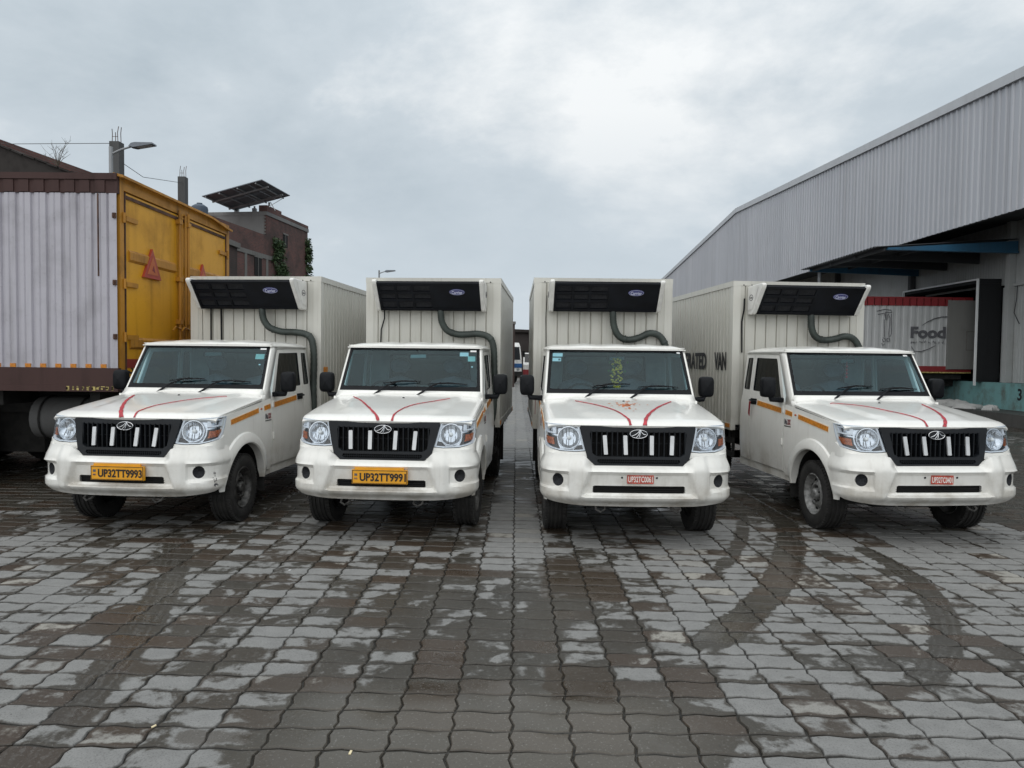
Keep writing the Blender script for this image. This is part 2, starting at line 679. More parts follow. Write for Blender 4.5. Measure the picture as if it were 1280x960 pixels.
    wv = k.math('SUBTRACT', wv, k.math('MULTIPLY', k.math('MULTIPLY', dryx, dryy), k.math('MULTIPLY', k.math('SUBTRACT', 1.0, trk), 0.085)))
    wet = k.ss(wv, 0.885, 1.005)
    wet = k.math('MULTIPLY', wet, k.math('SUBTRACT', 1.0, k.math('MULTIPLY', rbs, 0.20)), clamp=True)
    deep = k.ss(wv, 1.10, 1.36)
    # colours: dry cement, damp cement, silty brown where water stood
    dry = k.mix(k.noise(p, 9.0, 5), (0.145, 0.145, 0.141), (0.265, 0.264, 0.257))
    dry = k.mix(k.ss(rnd, 0.80, 0.97), dry, (0.28, 0.268, 0.24))
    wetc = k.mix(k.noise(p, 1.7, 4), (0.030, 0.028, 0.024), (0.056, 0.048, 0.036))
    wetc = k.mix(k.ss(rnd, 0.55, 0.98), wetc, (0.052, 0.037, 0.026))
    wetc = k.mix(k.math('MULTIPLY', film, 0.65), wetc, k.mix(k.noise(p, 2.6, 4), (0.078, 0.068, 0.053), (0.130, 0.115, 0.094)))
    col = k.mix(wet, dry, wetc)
    # silt left in a few shallow hollows
    for (xa, xb, ya, yb, am) in ((0.17, 0.53, 3.42, 3.86, 0.85), (-0.56, -0.27, 3.49, 3.66, 0.85), (0.20, 0.80, 4.95, 5.75, 0.6), (-1.5, -1.15, 3.02, 3.12, 0.6)):
        wob = k.math('MULTIPLY', k.math('SUBTRACT', mid, 0.5), 0.22)
        ex = k.math('ADD', k.math('ABSOLUTE', k.math('SUBTRACT', x, (xa + xb) / 2)), wob)
        ey = k.math('ADD', k.math('ABSOLUTE', k.math('SUBTRACT', y, (ya + yb) / 2)), wob)
        mk = k.math('MULTIPLY', k.math('SUBTRACT', 1.0, k.ss(ex, (xb - xa) / 2 - 0.02, (xb - xa) / 2 + 0.01)), k.math('SUBTRACT', 1.0, k.ss(ey, (yb - ya) / 2 - 0.02, (yb - ya) / 2 + 0.01)))
        col = k.mix(k.math('MULTIPLY', mk, am), col, (0.038, 0.026, 0.015))
    col = k.mix(k.math('MULTIPLY', k.ss(grain, 0.50, 0.66), 0.42), col, (0.035, 0.033, 0.029))
    col = k.mix(k.math('MULTIPLY', k.ss(k.noise(p, 70.0, 3, 0.6), 0.58, 0.70), 0.28), col, (0.32, 0.315, 0.30))
    if not pattern:
        col = k.mix(k.math('MULTIPLY', k.ss(edge, 0.84, 0.99), k.math('ADD', k.math('MULTIPLY', fine, 0.8), 0.25)), col, (0.022, 0.020, 0.017))
    col = k.mix(k.math('MULTIPLY', k.ss(k.noise(p, 30, 2), 0.71, 0.76), 0.7), col, (0.03, 0.028, 0.024))
    ro = k.mix(wet, (0.85, 0.85, 0.85), (0.36, 0.36, 0.36))
    ro = k.mix(k.math('MULTIPLY', deep, 0.9), ro, (0.13, 0.13, 0.13))
    rs = k.n('SeparateColor')
    k.l(ro, rs.inputs[0])
    if pattern:
        col = k.mix(k.math('MULTIPLY', joint, 0.8), col, (0.03, 0.028, 0.025))
    k.set(Base_Color=col, Roughness=rs.outputs[0], Specular_IOR_Level=0.36)
    flat = k.math('SUBTRACT', 1.0, k.math('MULTIPLY', deep, 0.85))
    h = k.math('MULTIPLY', k.math('ADD', k.math('MULTIPLY', grain, 0.35), fine), flat)
    k.bump(h, 0.35, 0.006)
    M[name] = k.m


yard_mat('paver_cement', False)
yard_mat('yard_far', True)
plain('joint_dirt', (0.030, 0.028, 0.024), 0.85, var=0.3, scale=20, world=True)

AX, AY = 0.0088, 0.0095


def paver_outline(gap):
    """zigzag block outline; both pairs of sides interlock with the next block"""
    hw, hh = PW / 2 - gap * 0.62, PH / 2 - gap * 2.0
    o = []
    for t in (0, 0.28, 0.72):
        o.append((-hw + 2 * hw * t, -hh + (0, AY, -AY)[(0, 0.28, 0.72).index(t)]))
    for t in (0, 0.28, 0.72):
        o.append((hw + (0, AX, -AX)[(0, 0.28, 0.72).index(t)], -hh + 2 * hh * t))
    for t in (1, 0.72, 0.28):
        o.append((-hw + 2 * hw * t, hh + (0, -AY, AY)[(1, 0.72, 0.28).index(t)]))
    for t in (1, 0.72, 0.28):
        o.append((-hw + (0, -AX, AX)[(1, 0.72, 0.28).index(t)], -hh + 2 * hh * t))
    return o


def paver_geo(rng, full=True):
    j = lambda a: rng.uniform(-a, a)
    o = [(a + j(0.0030), b + j(0.0026)) for a, b in paver_outline(0.0038)]
    inset = lambda k: [(a * (1 - k / (PW / 2)), b * (1 - k / (PH / 2))) for a, b in o]
    rings = [(o, -0.030, 1.0), (o, -0.0075, 1.0), (inset(0.0065), 0.0, 0.85)]
    if full:
        rings.append((inset(0.030), 0.0006, 0.0))
    V, E_, Fc = [], [], []
    n = len(o)
    for pts, z, ed in rings:
        V += [Vector((a, b, z + (j(0.0007) if z > -0.002 else 0))) for a, b in pts]
        E_ += [ed] * n
    for q in range(len(rings) - 1):
        for i in range(n):
            a, b = q * n + i, q * n + (i + 1) % n
            Fc.append((a, b, b + n, a + n))
    Fc.append(tuple(range((len(rings) - 1) * n, len(rings) * n)))
    return V, Fc, E_


def set_attr(me, name, vals):
    at = me.attributes.new(name, 'FLOAT', 'POINT')
    at.data.foreach_set('value', vals)


ground = MB()
ground.face([(-400, -60, -0.014), (400, -60, -0.014), (400, 900, -0.014), (-400, 900, -0.014)])
ground_o = tag(ground.build('ground', 'yard_far'), kind='structure')
yard = MB()
yard.face([(-14, 1.3, -0.010), (14, 1.3, -0.010), (14, 13.4, -0.010), (-14, 13.4, -0.010)])
yard_o = tag(yard.build('paved_yard', 'joint_dirt'), kind='structure')

rng = random.Random(3)
protos = []
for i in range(12):
    V, Fc, E_ = paver_geo(rng)
    me = new_mesh('paver', V, Fc, 30)
    set_attr(me, 'edge', E_)
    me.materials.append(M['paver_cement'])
    protos.append(me)
cells = []
for iy in range(-9, 60):
    for ix in range(-52, 52):
        xx, yy = PX0 + (ix + 0.5) * PW, PY0 + (iy + 0.5) * PH
        if 1.5 < yy < 13.3 and abs(xx) < 0.80 * yy + 1.5 and abs(xx) < 13.8:
            cells.append((xx, yy))
seen = [c for c in cells if c[1] > 2.80 and abs(c[0]) < 0.735 * c[1]]
seen.sort(key=lambda c: c[1])
near = set(seen[:300])
BV, BF, BE, BR = [], [], [], []
far_protos = [paver_geo(rng, False) for _ in range(10)]
near_protos = [paver_geo(rng, True) for _ in range(10)]
for c in cells:
    if c in near:
        o = add('paver', protos[rng.randrange(12)], None, yard_o, (c[0], c[1], rng.uniform(-0.0018, 0.0018)),
                (rng.gauss(0, 0.009), rng.gauss(0, 0.007), rng.gauss(0, 0.008)))
    else:
        V, Fc, E_ = rng.choice(near_protos if c[1] < 7.5 else far_protos)
        rt = Matrix.Translation((c[0], c[1], rng.uniform(-0.002, 0.002))) @ Matrix.Rotation(rng.gauss(0, 0.006), 4, 'X') @ Matrix.Rotation(rng.gauss(0, 0.005), 4, 'Y')
        n = len(BV)
        BV += [rt @ p for p in V]
        BF += [tuple(i + n for i in f) for f in Fc]
        BE += E_
        BR += [rng.random()] * len(V)
me = new_mesh('paver_field', BV, BF, 30, recalc=False)
set_attr(me, 'edge', BE)
set_attr(me, 'rnd', BR)
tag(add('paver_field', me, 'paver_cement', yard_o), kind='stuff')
# bits of litter on the blocks
LITTER = [(-1.77, 5.52), (-1.63, 3.15), (-0.69, 2.96)]
for i, (xx, yy) in enumerate(LITTER):
    b = MB()
    b.box(-0.010, 0.010, -0.005, 0.005, 0.0, 0.004)
    for v in b.v:
        v.z += 0.003 * math.sin(v.x * 90)
    o = b.build('paper_scrap', 'paper' if i else 'sticker_white', loc=(xx, yy, 0.002), rot=(0, 0, 0.7 * i))
    tag(o, ['tiny white paper scrap on the paving left of the centre, nearest the parked trucks', 'tiny white paper scrap in a joint at the lower left of the paving',
            'tiny white paper scrap on the damp brown blocks at the bottom edge'][i], 'litter', 'paper scraps on the paving')


# ------------------------------------------------------------------ the refrigerated pickup trucks
# local frame: origin on the ground under the middle of the front bumper, +y to the tail, +x to the image right
def W(y, z):
    """half width of the cab side at (y, z)"""
    if z <= 1.27:
        b = 0.835 - 0.02 * ((z - 0.85) / 0.42) ** 2
    else:
        b = 0.815 - (z - 1.27) * 0.088
    if y < 0.55:
        b -= 0.035 * ((0.55 - y) / 0.55) ** 2
    if y > 2.5:
        b -= 0.03 * ((y - 2.5) / 0.25) ** 2
    return b


def side_map(s):
    return lambda u, v, d: Vector((s * (W(u, v) - d), u, v))


def both(outline, holes, step, thick):
    return sheet(outline, holes, step, side_map(1), thick)


AC = (0.80, 0.365)           # front axle
RA = (3.83, 0.345)           # rear axle


def zs_(y):
    return 1.105 + (y - 0.34) * 0.105


def hood_z(x, y):
    zt = 1.150 + (y - 0.25) * 0.124
    zs = zs_(y)
    w_ = W(y, zs)
    t = min(1.0, abs(x) / w_)
    n = 2.7 + 1.6 * sstep(y, 0.1, 0.8)
    z = zs + (zt - zs) * (1 - t ** n) ** (1 / n)
    # raised centre panel with soft creases, flatter at the nose
    cw = 0.40 + 0.16 * y
    z += 0.017 * (1 - sstep(abs(x), cw - 0.03, cw + 0.01)) * sstep(y, 0.12, 0.5)
    return z


def hood_front(x):
    return 0.125 + 0.115 * (abs(x) / 0.8) ** 2.4


def polyline_frame(pts):
    P = [Vector((a, b)) for a, b in pts]
    acc = [0.0]
    for i in range(1, len(P)):
        acc.append(acc[-1] + (P[i] - P[i - 1]).length)

    def at(s):
        sg = 1 if s >= 0 else -1
        s = min(abs(s), acc[-1] - 1e-6)
        for i in range(1, len(P)):
            if s <= acc[i]:
                t = (s - acc[i - 1]) / (acc[i] - acc[i - 1])
                # smooth tangents
                ta = (P[i] - P[i - 2]).normalized() if i >= 2 else Vector((1, 0))
                tb = (P[i + 1] - P[i - 1]).normalized() if i + 1 < len(P) else (P[i] - P[i - 1]).normalized()
                h = acc[i] - acc[i - 1]
                a, b = P[i - 1], P[i]
                t2, t3 = t * t, t * t * t
                q = a * (2 * t3 - 3 * t2 + 1) + ta * h * (t3 - 2 * t2 + t) + b * (-2 * t3 + 3 * t2) + tb * h * (t3 - t2)
                tg = (ta * (1 - t) + tb * t).normalized()
                return Vector((sg * q.x, q.y)), Vector((sg * tg.y, -tg.x))    # point, outward normal
    at.length = acc[-1]

    def s_of_x(x):
        lo, hi = 0.0, acc[-1]
        for _ in range(30):
            md = (lo + hi) / 2
            if at(md)[0].x < x:
                lo = md
            else:
                hi = md
        return lo
    at.s_of_x = s_of_x
    return at


bump_at = polyline_frame([(0, 0), (0.25, 0.004), (0.45, 0.014), (0.62, 0.036), (0.74, 0.072), (0.815, 0.125), (0.860, 0.20), (0.876, 0.30), (0.878, 0.44)])
lamp_at = polyline_frame([(0, 0.095), (0.3, 0.105), (0.48, 0.122), (0.60, 0.138), (0.70, 0.158), (0.78, 0.190), (0.825, 0.240), (0.838, 0.31), (0.838, 0.38)])


def bumper_map(s, z, d):
    p, n = bump_at(s)
    a = abs(s)
    q = 0.0
    mid_ = 1 - sstep(a, 0.42, 0.50)
    q -= 0.050 * sstep(z, 0.69, 0.86) * (1 - mid_) + 0.075 * sstep(z, 0.690, 0.748) * mid_      # top shelf rolls back
    q -= 0.080 * sstep(0.470 - z, 0.0, 0.11) ** 1.1           # chin tucks under
    edge_ = 0.452 - 0.35 * (z - 0.58)
    pan = (1 - sstep(a, edge_, edge_ + 0.035)) * sstep(z, 0.462, 0.486) * (1 - sstep(z, 0.660, 0.690))
    q -= (0.026 + 0.10 * (0.66 - z)) * pan                    # number plate panel set back, leaning in
    q += 0.014 * (1 - sstep(a, 0.47, 0.50)) * (1 - sstep(z, 0.462, 0.480)) * sstep(z, 0.40, 0.44)
    horn = sstep(a, edge_ + 0.02, edge_ + 0.05) * (1 - sstep(a, 0.575, 0.625)) * sstep(z, 0.39, 0.44)
    q += 0.014 * horn
    pod = sstep(a, 0.622, 0.652) * sstep(z, 0.505 + 0.02 * sstep(a, 0.65, 0.9), 0.550) * (1 - sstep(z, 0.668, 0.680)) * (1 - 0.55 * sstep(a, 0.86, 1.02))
    q -= 0.024 * pod                                          # fog lamp pocket with a brow above
    q += 0.009 * sstep(a, 0.62, 0.65) * (1 - sstep(a, 0.82, 0.88)) * sstep(z, 0.676, 0.688) * (1 - sstep(z, 0.694, 0.712))
    p = p + n * (q - d)
    return Vector((p.x, p.y, z))


def lamp_map(off):
    def f(s, z, d):
        p, n = lamp_at(s)
        lean = (z - 0.86) * 0.22
        p = p + n * (off - d)
        return Vector((p.x, p.y + lean, z))
    return f


def truck_proto():
    T = empty('refrigerated_truck')
    # ---------- bumper
    Ls = bump_at.length
    half = [(0, 0.748), (0.395, 0.748), (0.43, 0.765), (0.485, 0.822), (0.52, 0.832), (0.80, 0.842), (Ls - 0.14, 0.850), (Ls - 0.03, 0.855),
            (Ls - 0.005, 0.80), (Ls - 0.05, 0.62), (Ls - 0.13, 0.47), (Ls - 0.25, 0.412), (0.62, 0.380), (0.5, 0.372), (0, 0.370)]
    outl = half[:-1] + [(0, 0.370)] + [(-a, b) for a, b in reversed(half[1:-1])]
    sf = bump_at.s_of_x(0.736)
    holes = [[(-0.415, 0.503), (-0.405, 0.497), (0.405, 0.497), (0.415, 0.503), (0.415, 0.556), (0.400, 0.564), (-0.400, 0.564), (-0.415, 0.556)],
             circle(sf, 0.607, 0.058, 18), circle(-sf, 0.607, 0.058, 18)]
    V, Fc = sheet(outl, holes, 0.0165, bumper_map, 0.022)
    bp = add('front_bumper', new_mesh('front_bumper', V, Fc, 26), 'paint', T)
    b = MB()
    for i in range(24):
        a0, a1 = -0.425 + i * 0.0355, -0.425 + (i + 1) * 0.0355
        p0, p1 = bump_at(a0)[0], bump_at(a1)[0]
        b.face([(p0.x, p0.y + 0.075, 0.48), (p1.x, p1.y + 0.075, 0.48), (p1.x, p1.y + 0.075, 0.58), (p0.x, p0.y + 0.075, 0.58)])
    for z in (0.513, 0.531, 0.549):
        b.box(-0.42, 0.42, 0.05, 0.062, z - 0.002, z + 0.002)
    b.build('lower_intake', 'void_black', bp)
    for s in (-1, 1):
        p, n = bump_at(sf)
        ang = math.atan2(n.x, -n.y) * s
        m_ = Matrix.Translation((s * (p.x - n.x * 0.05), p.y - n.y * 0.05, 0.607)) @ Matrix.Rotation(ang, 4, 'Z') @ Matrix.Rotation(PI / 2, 4, 'X')
        b = MB().lathe([(0.0, -0.012), (0.030, -0.006), (0.044, 0.004), (0.050, 0.014), (0.057, 0.020), (0.062, 0.016), (0.062, -0.03), (0, -0.03)], 22, m_)
        b.build('fog_lamp', 'unit_mesh', bp, 40)
        b = MB()
        b.lathe([(0.0, 0.0), (0.009, -0.001), (0.010, -0.006), (0.0, -0.006)], 10, Matrix.Translation((s * 0.155, 0.024, 0.640)) @ Matrix.Rotation(PI / 2, 4, 'X'))
        b.build('plate_bolt_hole', 'ink', bp)
    # ---------- grille
    gy = lambda z: 0.080 + (z - 0.745) * 0.20
    gmap = lambda u, v, d: Vector((u, gy(v) + 0.035 * abs(u) ** 2 + d - 0.010, v))
    go = [(0, 0.742), (0.395, 0.742), (0.455, 0.795), (0.485, 0.90), (0.522, 1.070), (0.520, 1.088), (0, 1.092)]
    go = go + [(-a, b) for a, b in reversed(go[1:-1])]
    gh = [(0.375, 0.820), (0.415, 0.845), (0.438, 1.020), (0.425, 1.036), (-0.425, 1.036), (-0.438, 1.020), (-0.415, 0.845), (-0.375, 0.820)]
    gl = [(0.35, 0.758), (0.375, 0.775), (0.365, 0.795), (-0.365, 0.795), (-0.375, 0.775), (-0.35, 0.758)]
    V, Fc = sheet(go, [gh, gl], 0.04, gmap, 0.05)
    gr = add('grille', new_mesh('grille', V, Fc, 35), 'grille_black', T)
    b = MB()
    b.face([(-0.44, 0.185, 0.75), (0.44, 0.185, 0.75), (0.47, 0.215, 1.06), (-0.47, 0.215, 1.06)])
    b.build('grille_void', 'void_black', gr)
    b = MB()
    for i in range(-9, 10):
        xx = i * 0.047
        if min(abs(abs(xx) - q) for q in (0.300, 0.118)) < 0.012:
            continue
        b.box(xx - 0.0055, xx + 0.0055, gy(0.92) + 0.004, gy(0.92) + 0.05, 0.815, 1.045)
    b.box(-0.43, 0.43, gy(0.92) + 0.03, gy(0.92) + 0.04, 0.93, 0.936)
    b.build('grille_slats', 'grille_black', gr)
    b = MB()
    for i in range(-17, 18):
        b.box(i * 0.0205 - 0.003, i * 0.0205 + 0.003, gy(0.77) + 0.0, gy(0.77) + 0.01, 0.755, 0.798)
    b.box(-0.37, 0.37, gy(0.77) + 0.002, gy(0.77) + 0.008, 0.774, 0.779)
    b.build('grille_mesh', 'grille_black', gr)
    for xx, tilt in ((-0.300, -0.06), (-0.118, -0.025), (0.118, 0.025), (0.300, 0.06)):
        m_ = Matrix.Translation((xx, gy(0.92) - 0.016, 0.922)) @ Matrix.Rotation(tilt, 4, 'Y') @ Matrix.Rotation(-0.19, 4, 'X')
        b = MB()
        b.prism([(-0.0155, -0.086), (0.0155, -0.086), (0.0175, -0.08), (0.0175, 0.082), (0.0145, 0.088), (-0.0145, 0.088), (-0.0175, 0.082), (-0.0175, -0.08)], -0.004, 0.010, 'y', m_)
        b.build('chrome_bar', 'silver_bar', gr)
    # emblem: oval with three rising strokes
    em = MB()
    mo = Matrix.Translation((0, gy(1.02) - 0.028, 1.022)) @ Matrix.Rotation(-0.19, 4, 'X')
    em.tube([mo @ Vector((0.078 * math.cos(2 * PI * i / 28), 0, 0.038 * math.sin(2 * PI * i / 28))) for i in range(29)], 0.0034, 6, False)
    for pts in ([(-0.062, -0.018), (-0.030, -0.006), (-0.004, 0.014), (0.010, 0.036)], [(-0.026, -0.034), (-0.004, -0.012), (0.008, 0.012), (0.013, 0.034)],
                [(0.002, -0.036), (0.010, -0.014), (0.013, 0.010), (0.015, 0.034)], [(0.015, 0.034), (0.034, 0.006), (0.050, -0.004), (0.066, -0.004)]):
        em.tube([mo @ Vector((a, -0.004, c)) for a, c in pts], [0.0022, 0.0036, 0.0034, 0.0022], 6)
    em.build('emblem', 'chrome', gr, 50)
    b = MB()
    b.lathe([(0.0, 0.0), (0.97, 0.0), (1.0, -0.1), (1.0, -0.6), (0, -0.6)], 28, mo @ Matrix.Translation((0, 0.002, 0)) @ Matrix.Rotation(PI / 2, 4, 'X') @ Matrix.Diagonal((0.076, 0.036, 0.02, 1)))
    b.build('emblem_backing', 'grille_black', gr)
    # ---------- headlights
    e_ = lamp_at.length
    sx_ = lamp_at.s_of_x
    hl = [(sx_(0.478), 0.866), (sx_(0.56), 0.858), (sx_(0.70), 0.862), (sx_(0.775), 0.878), (e_ - 0.10, 0.905), (e_ - 0.065, 0.945), (e_ - 0.035, 1.03),
          (e_ - 0.020, 1.100), (e_ - 0.035, 1.108), (sx_(0.66), 1.098), (sx_(0.55), 1.092), (sx_(0.532), 1.085)]
    shrink = lambda poly, k: [((a - cxm) * k + cxm, (c - czm) * k + czm) for a, c in poly]
    cxm = sum(p[0] for p in hl) / len(hl)
    czm = sum(p[1] for p in hl) / len(hl)
    amb = [(sx_(0.715), 0.868), (sx_(0.775), 0.884), (e_ - 0.105, 0.910), (e_ - 0.070, 0.948), (e_ - 0.052, 0.998), (sx_(0.752), 0.985), (sx_(0.748), 0.93)]
    ambi = [(sx_(0.760), 0.910), (e_ - 0.125, 0.925), (e_ - 0.090, 0.955), (e_ - 0.075, 0.985), (sx_(0.768), 0.973), (sx_(0.764), 0.93)]
    wht = [(sx_(0.745), 1.010), (e_ - 0.075, 1.020), (e_ - 0.055, 1.085), (sx_(0.745), 1.082)]
    for s in (-1, 1):
        mir = (lambda q: q) if s > 0 else (lambda q: mirror(*q))
        V, Fc = mir(sheet(hl, [], 0.03, lamp_map(-0.055), 0.02))
        h = add('headlight', new_mesh('headlight', V, Fc, 35), 'reflector_bowl', T)
        V, Fc = mir(sheet(hl, [shrink(hl, 0.93)], 0.03, lamp_map(-0.004), 0.055))
        add('lamp_bezel', new_mesh('lamp_bezel', V, Fc, 35), 'lamp_white', h)
        p, n = lamp_at(sx_(0.628))
        ang = math.atan2(n.x, -n.y) * s
        m_ = Matrix.Translation((s * (p.x - n.x * 0.012), p.y - n.y * 0.012 + 0.027, 0.976)) @ Matrix.Rotation(ang * 0.8, 4, 'Z') @ Matrix.Rotation(PI / 2 - 0.12, 4, 'X')
        b = MB().lathe([(0.098, -0.052), (0.105, -0.004), (0.103, 0.002), (0.097, 0.002), (0.092, -0.008), (0.082, -0.024), (0.062, -0.042), (0.040, -0.052), (0.0, -0.056)], 30, m_)
        b.build('reflector', 'reflector_bowl', h, 50)
        b = MB().lathe([(0.0, 0.0), (0.014, -0.003), (0.020, -0.012), (0.021, -0.045), (0.0, -0.045)], 14, m_ @ Matrix.Translation((0, 0, -0.008)))
        b.build('bulb_cap', 'bulb', h, 50)
        b = MB()
        for q in (-2, -1, 0, 1, 2):
            b.tube([m_ @ Vector((q * 0.032 + (0.01 if q else 0), math.sqrt(max(0, 0.092 ** 2 - (q * 0.032) ** 2)) * k_, -0.016 - 0.03 * (1 - abs(k_)))) for k_ in (-1, -0.5, 0, 0.5, 1)], 0.0022, 4)
        b.build('reflector_facets', 'lamp_dark', h)
        V, Fc = mir(sheet(amb, [], 0.03, lamp_map(-0.030), 0.02))
        add('signal_surround', new_mesh('signal_surround', V, Fc, 35), 'lamp_dark', h)
        V, Fc = mir(sheet(ambi, [], 0.03, lamp_map(-0.016), 0.02))
        add('turn_signal', new_mesh('turn_signal', V, Fc, 35), 'amber', h)
        V, Fc = mir(sheet(wht, [shrink2(wht, 0.66)], 0.03, lamp_map(-0.014), 0.03))
        add('position_lamp', new_mesh('position_lamp', V, Fc, 35), 'lamp_white', h)
        V, Fc = mir(sheet([(sx_(0.49), 0.872), (sx_(0.585), 0.868), (sx_(0.545), 0.905), (sx_(0.50), 0.915)], [], 0.03, lamp_map(-0.03), 0.01))
        add('lamp_corner', new_mesh('lamp_corner', V, Fc, 35), 'lamp_dark', h)
        V, Fc = mir(sheet(hl, [], 0.03, lamp_map(0.0), 0.003))
        add('lens', new_mesh('lens', V, Fc, 35), 'lamp_lens', h)
        # body strip under the lamp, above the bumper
        st = [(sx_(0.46), 0.80), (e_ - 0.02, 0.80), (e_ - 0.045, 0.93), (e_ - 0.085, 0.905), (sx_(0.775), 0.872), (sx_(0.70), 0.855), (sx_(0.56), 0.852), (sx_(0.474), 0.860)]
        V, Fc = mir(sheet(st, [], 0.03, lamp_map(0.004), 0.02))
        add('lamp_valance', new_mesh('lamp_valance', V, Fc, 35), 'paint', T)
    # ---------- hood
    NU, NV = 44, 40

    def hfn(u, v):
        th = (u - 0.5) * PI * 0.999
        vv = v ** 1.35
        yl = 0.2 + vv * (1.235 - 0.2)
        w_ = W(yl, zs_(yl)) - 0.002
        x = w_ * math.copysign(abs(math.sin(th)) ** (2 / 4.2), th)
        y = hood_front(x) * (1 - vv) + 1.235 * vv
        z = hood_z(x * 0.9995, max(y, 0.13))
        k = max(0.0, 1 - (y - hood_front(x)) / 0.10)
        z -= 0.040 * k ** 2.0
        return Vector((x, y, z))
    V, Fc = grid_surf(NU, NV, hfn)
    n = len(V)
    # turned-down rim along the nose and flanks
    rim = list(range(0, NU + 1)) + [j * (NU + 1) + NU for j in range(1, NV + 1)] + [NV * (NU + 1) + i for i in range(NU - 1, -1, -1)] + [j * (NU + 1) for j in range(NV - 1, 0, -1)]
    for i in rim:
        p = V[i]
        V.append(Vector((p.x * 0.99, p.y + (0.012 if p.y < 0.4 else 0), p.z - 0.022)))
    k = len(rim)
    Fc += [(rim[i], rim[(i + 1) % k], n + (i + 1) % k, n + i) for i in range(k)]
    hd = add('hood', new_mesh('hood', V, Fc, 32), 'paint', T)
    b = MB()
    b.lathe([(0.0, 0.008), (0.010, 0.006), (0.013, 0.0), (0.013, -0.006), (0, -0.006)], 12, Matrix.Translation((0, 1.02, hood_z(0, 1.02) + 0.002)))
    b.build('washer_nozzle', 'black_plastic', hd, 50)
    # ---------- fenders
    arch = circle(AC[0], AC[1], 0.435, 22, R(168), R(8), True)
    fo = [(1.445, 0.44), (1.445, 1.216), (1.2, 1.190), (0.8, 1.149), (0.37, 1.103), (0.352, 1.06), (0.325, 0.95), (0.30, 0.90), (0.27, 0.865), (0.22, 0.85), (0.22, 0.70), (0.36, 0.60)] + arch + [(1.24, 0.44)]
    V, Fc = both(fo, [], 0.04, 0.02)
    fm = new_mesh('front_fender', V, Fc, 35)
    V2, F2 = mirror(V, Fc)
    fm2 = new_mesh('front_fender', V2, F2, 35)
    pr = [(0.545, 0.000), (0.535, 0.018), (0.515, 0.026), (0.470, 0.040), (0.442, 0.040), (0.430, 0.028), (0.430, -0.05)]
    NA = 34
    FV, FF = [], []
    for i in range(NA + 1):
        a = R(178) + (R(2) - R(178)) * i / NA
        en = sstep(i, 0, 3) * sstep(NA - i, 0, 3)
        for r_, o_ in pr:
            rr = 0.43 + (r_ - 0.43) * (0.55 + 0.45 * en)
            y = AC[0] + rr * math.cos(a)
            z = AC[1] + rr * math.sin(a) * 1.0
            FV.append(Vector((W(max(y, 0.3), max(z, 0.45)) + o_ * (0.6 + 0.4 * en), y, z)))
    q = len(pr)
    for i in range(NA):
        for j in range(q - 1):
            FF.append((i * q + j, (i + 1) * q + j, (i + 1) * q + j + 1, i * q + j + 1))
    flm = new_mesh('wheel_arch_flare', FV, FF, 28)
    V2, F2 = mirror(FV, FF)
    flm2 = new_mesh('wheel_arch_flare', V2, F2, 28)
    for s in (-1, 1):
        f = add('front_fender', fm if s > 0 else fm2, 'paint', T)
        add('wheel_arch_flare', flm if s > 0 else flm2, 'paint', f)
        # reflective tape, small badge, side repeater
        for y0, y1, z0, z1 in ((1.26, 1.42, 1.120, 1.135), (0.50, 1.12, 1.035, 1.108)):
            for nm, g, off, mt in (('tape_border', 0.009, 0.003, 'tape_edge'), ('orange_tape', 0.0, 0.005, 'tape_orange')):
                pts = [(y0 - g, z0 - 0.024 - g), (y1 + g, z1 - 0.024 - g), (y1 + g, z1 + 0.024 + g), (y0 - g, z0 + 0.024 + g)]
                V, Fc = sheet(pts, [], 0.05, lambda u, v, d, o_=off: Vector((s * (W(u, v) + o_ - d), u, v)), 0.004)
                add(nm, new_mesh(nm, V, Fc), mt, f)
        b = MB()
        b.lathe([(0, 0.006), (0.7, 0.005), (1.0, 0.0), (1.0, -0.004), (0, -0.004)], 14, Matrix.Translation((s * (W(1.19, 1.118) + 0.002), 1.19, 1.118)) @ Matrix.Rotation(s * PI / 2, 4, 'Y') @ Matrix.Diagonal((0.011, 0.022, 1, 1)))
        b.build('side_repeater', 'amber', f, 50)
        rot = (PI / 2, 0, PI / 2) if s > 0 else (PI / 2, 0, -PI / 2)
        for tx_, dy, mt, wd in (('Ma', -0.042 * s, 'ink_grey', 0.062), ('XX', 0.032 * s, 'ink_red', 0.075)):
            me = fit_text(tx_, wd, 0.062, 0.03)
            add('badge', me, mt, f, (s * (W(1.35, 1.03) + 0.004), 1.352 + dy, 1.030), rot)
        b = MB()
        b.box(s * (W(1.35, 0.98) + 0.001), s * (W(1.35, 0.98) + 0.004), 1.278, 1.425, 0.978, 0.988)
        b.build('badge_underline', 'ink', f)
        # wheel housing
        b = MB()
        x0, x1 = 0.46, 0.80
        cr_ = circle(AC[0], AC[1], 0.45, 16, R(182), R(-2), True)
        for i in range(len(cr_) - 1):
            (a, c), (a2, c2) = cr_[i], cr_[i + 1]
            b.face([(s * x0, a, c), (s * x1, a, c), (s * x1, a2, c2), (s * x0, a2, c2)])
        b.face([(s * x0, a, c) for a, c in cr_])
        b.build('wheel_housing', 'void_black', T)
    # ---------- cab: doors, quarter panels, frame, roof
    do = [(1.462, 0.475), (1.462, 1.235), (1.500, 1.285), (1.735, 1.762), (2.365, 1.774), (2.392, 1.30), (2.392, 0.62), (2.34, 0.50), (2.30, 0.475)]
    dh = [(1.560, 1.275), (1.590, 1.330), (1.752, 1.690), (1.775, 1.722), (2.315, 1.732), (2.325, 1.720), (2.345, 1.345), (2.335, 1.330), (1.93, 1.322), (1.885, 1.275)]
    V, Fc = both(do, [dh], 0.045, 0.028)
    dm = new_mesh('door', V, Fc, 35)
    dm2 = new_mesh('door', *mirror(V, Fc), 35)
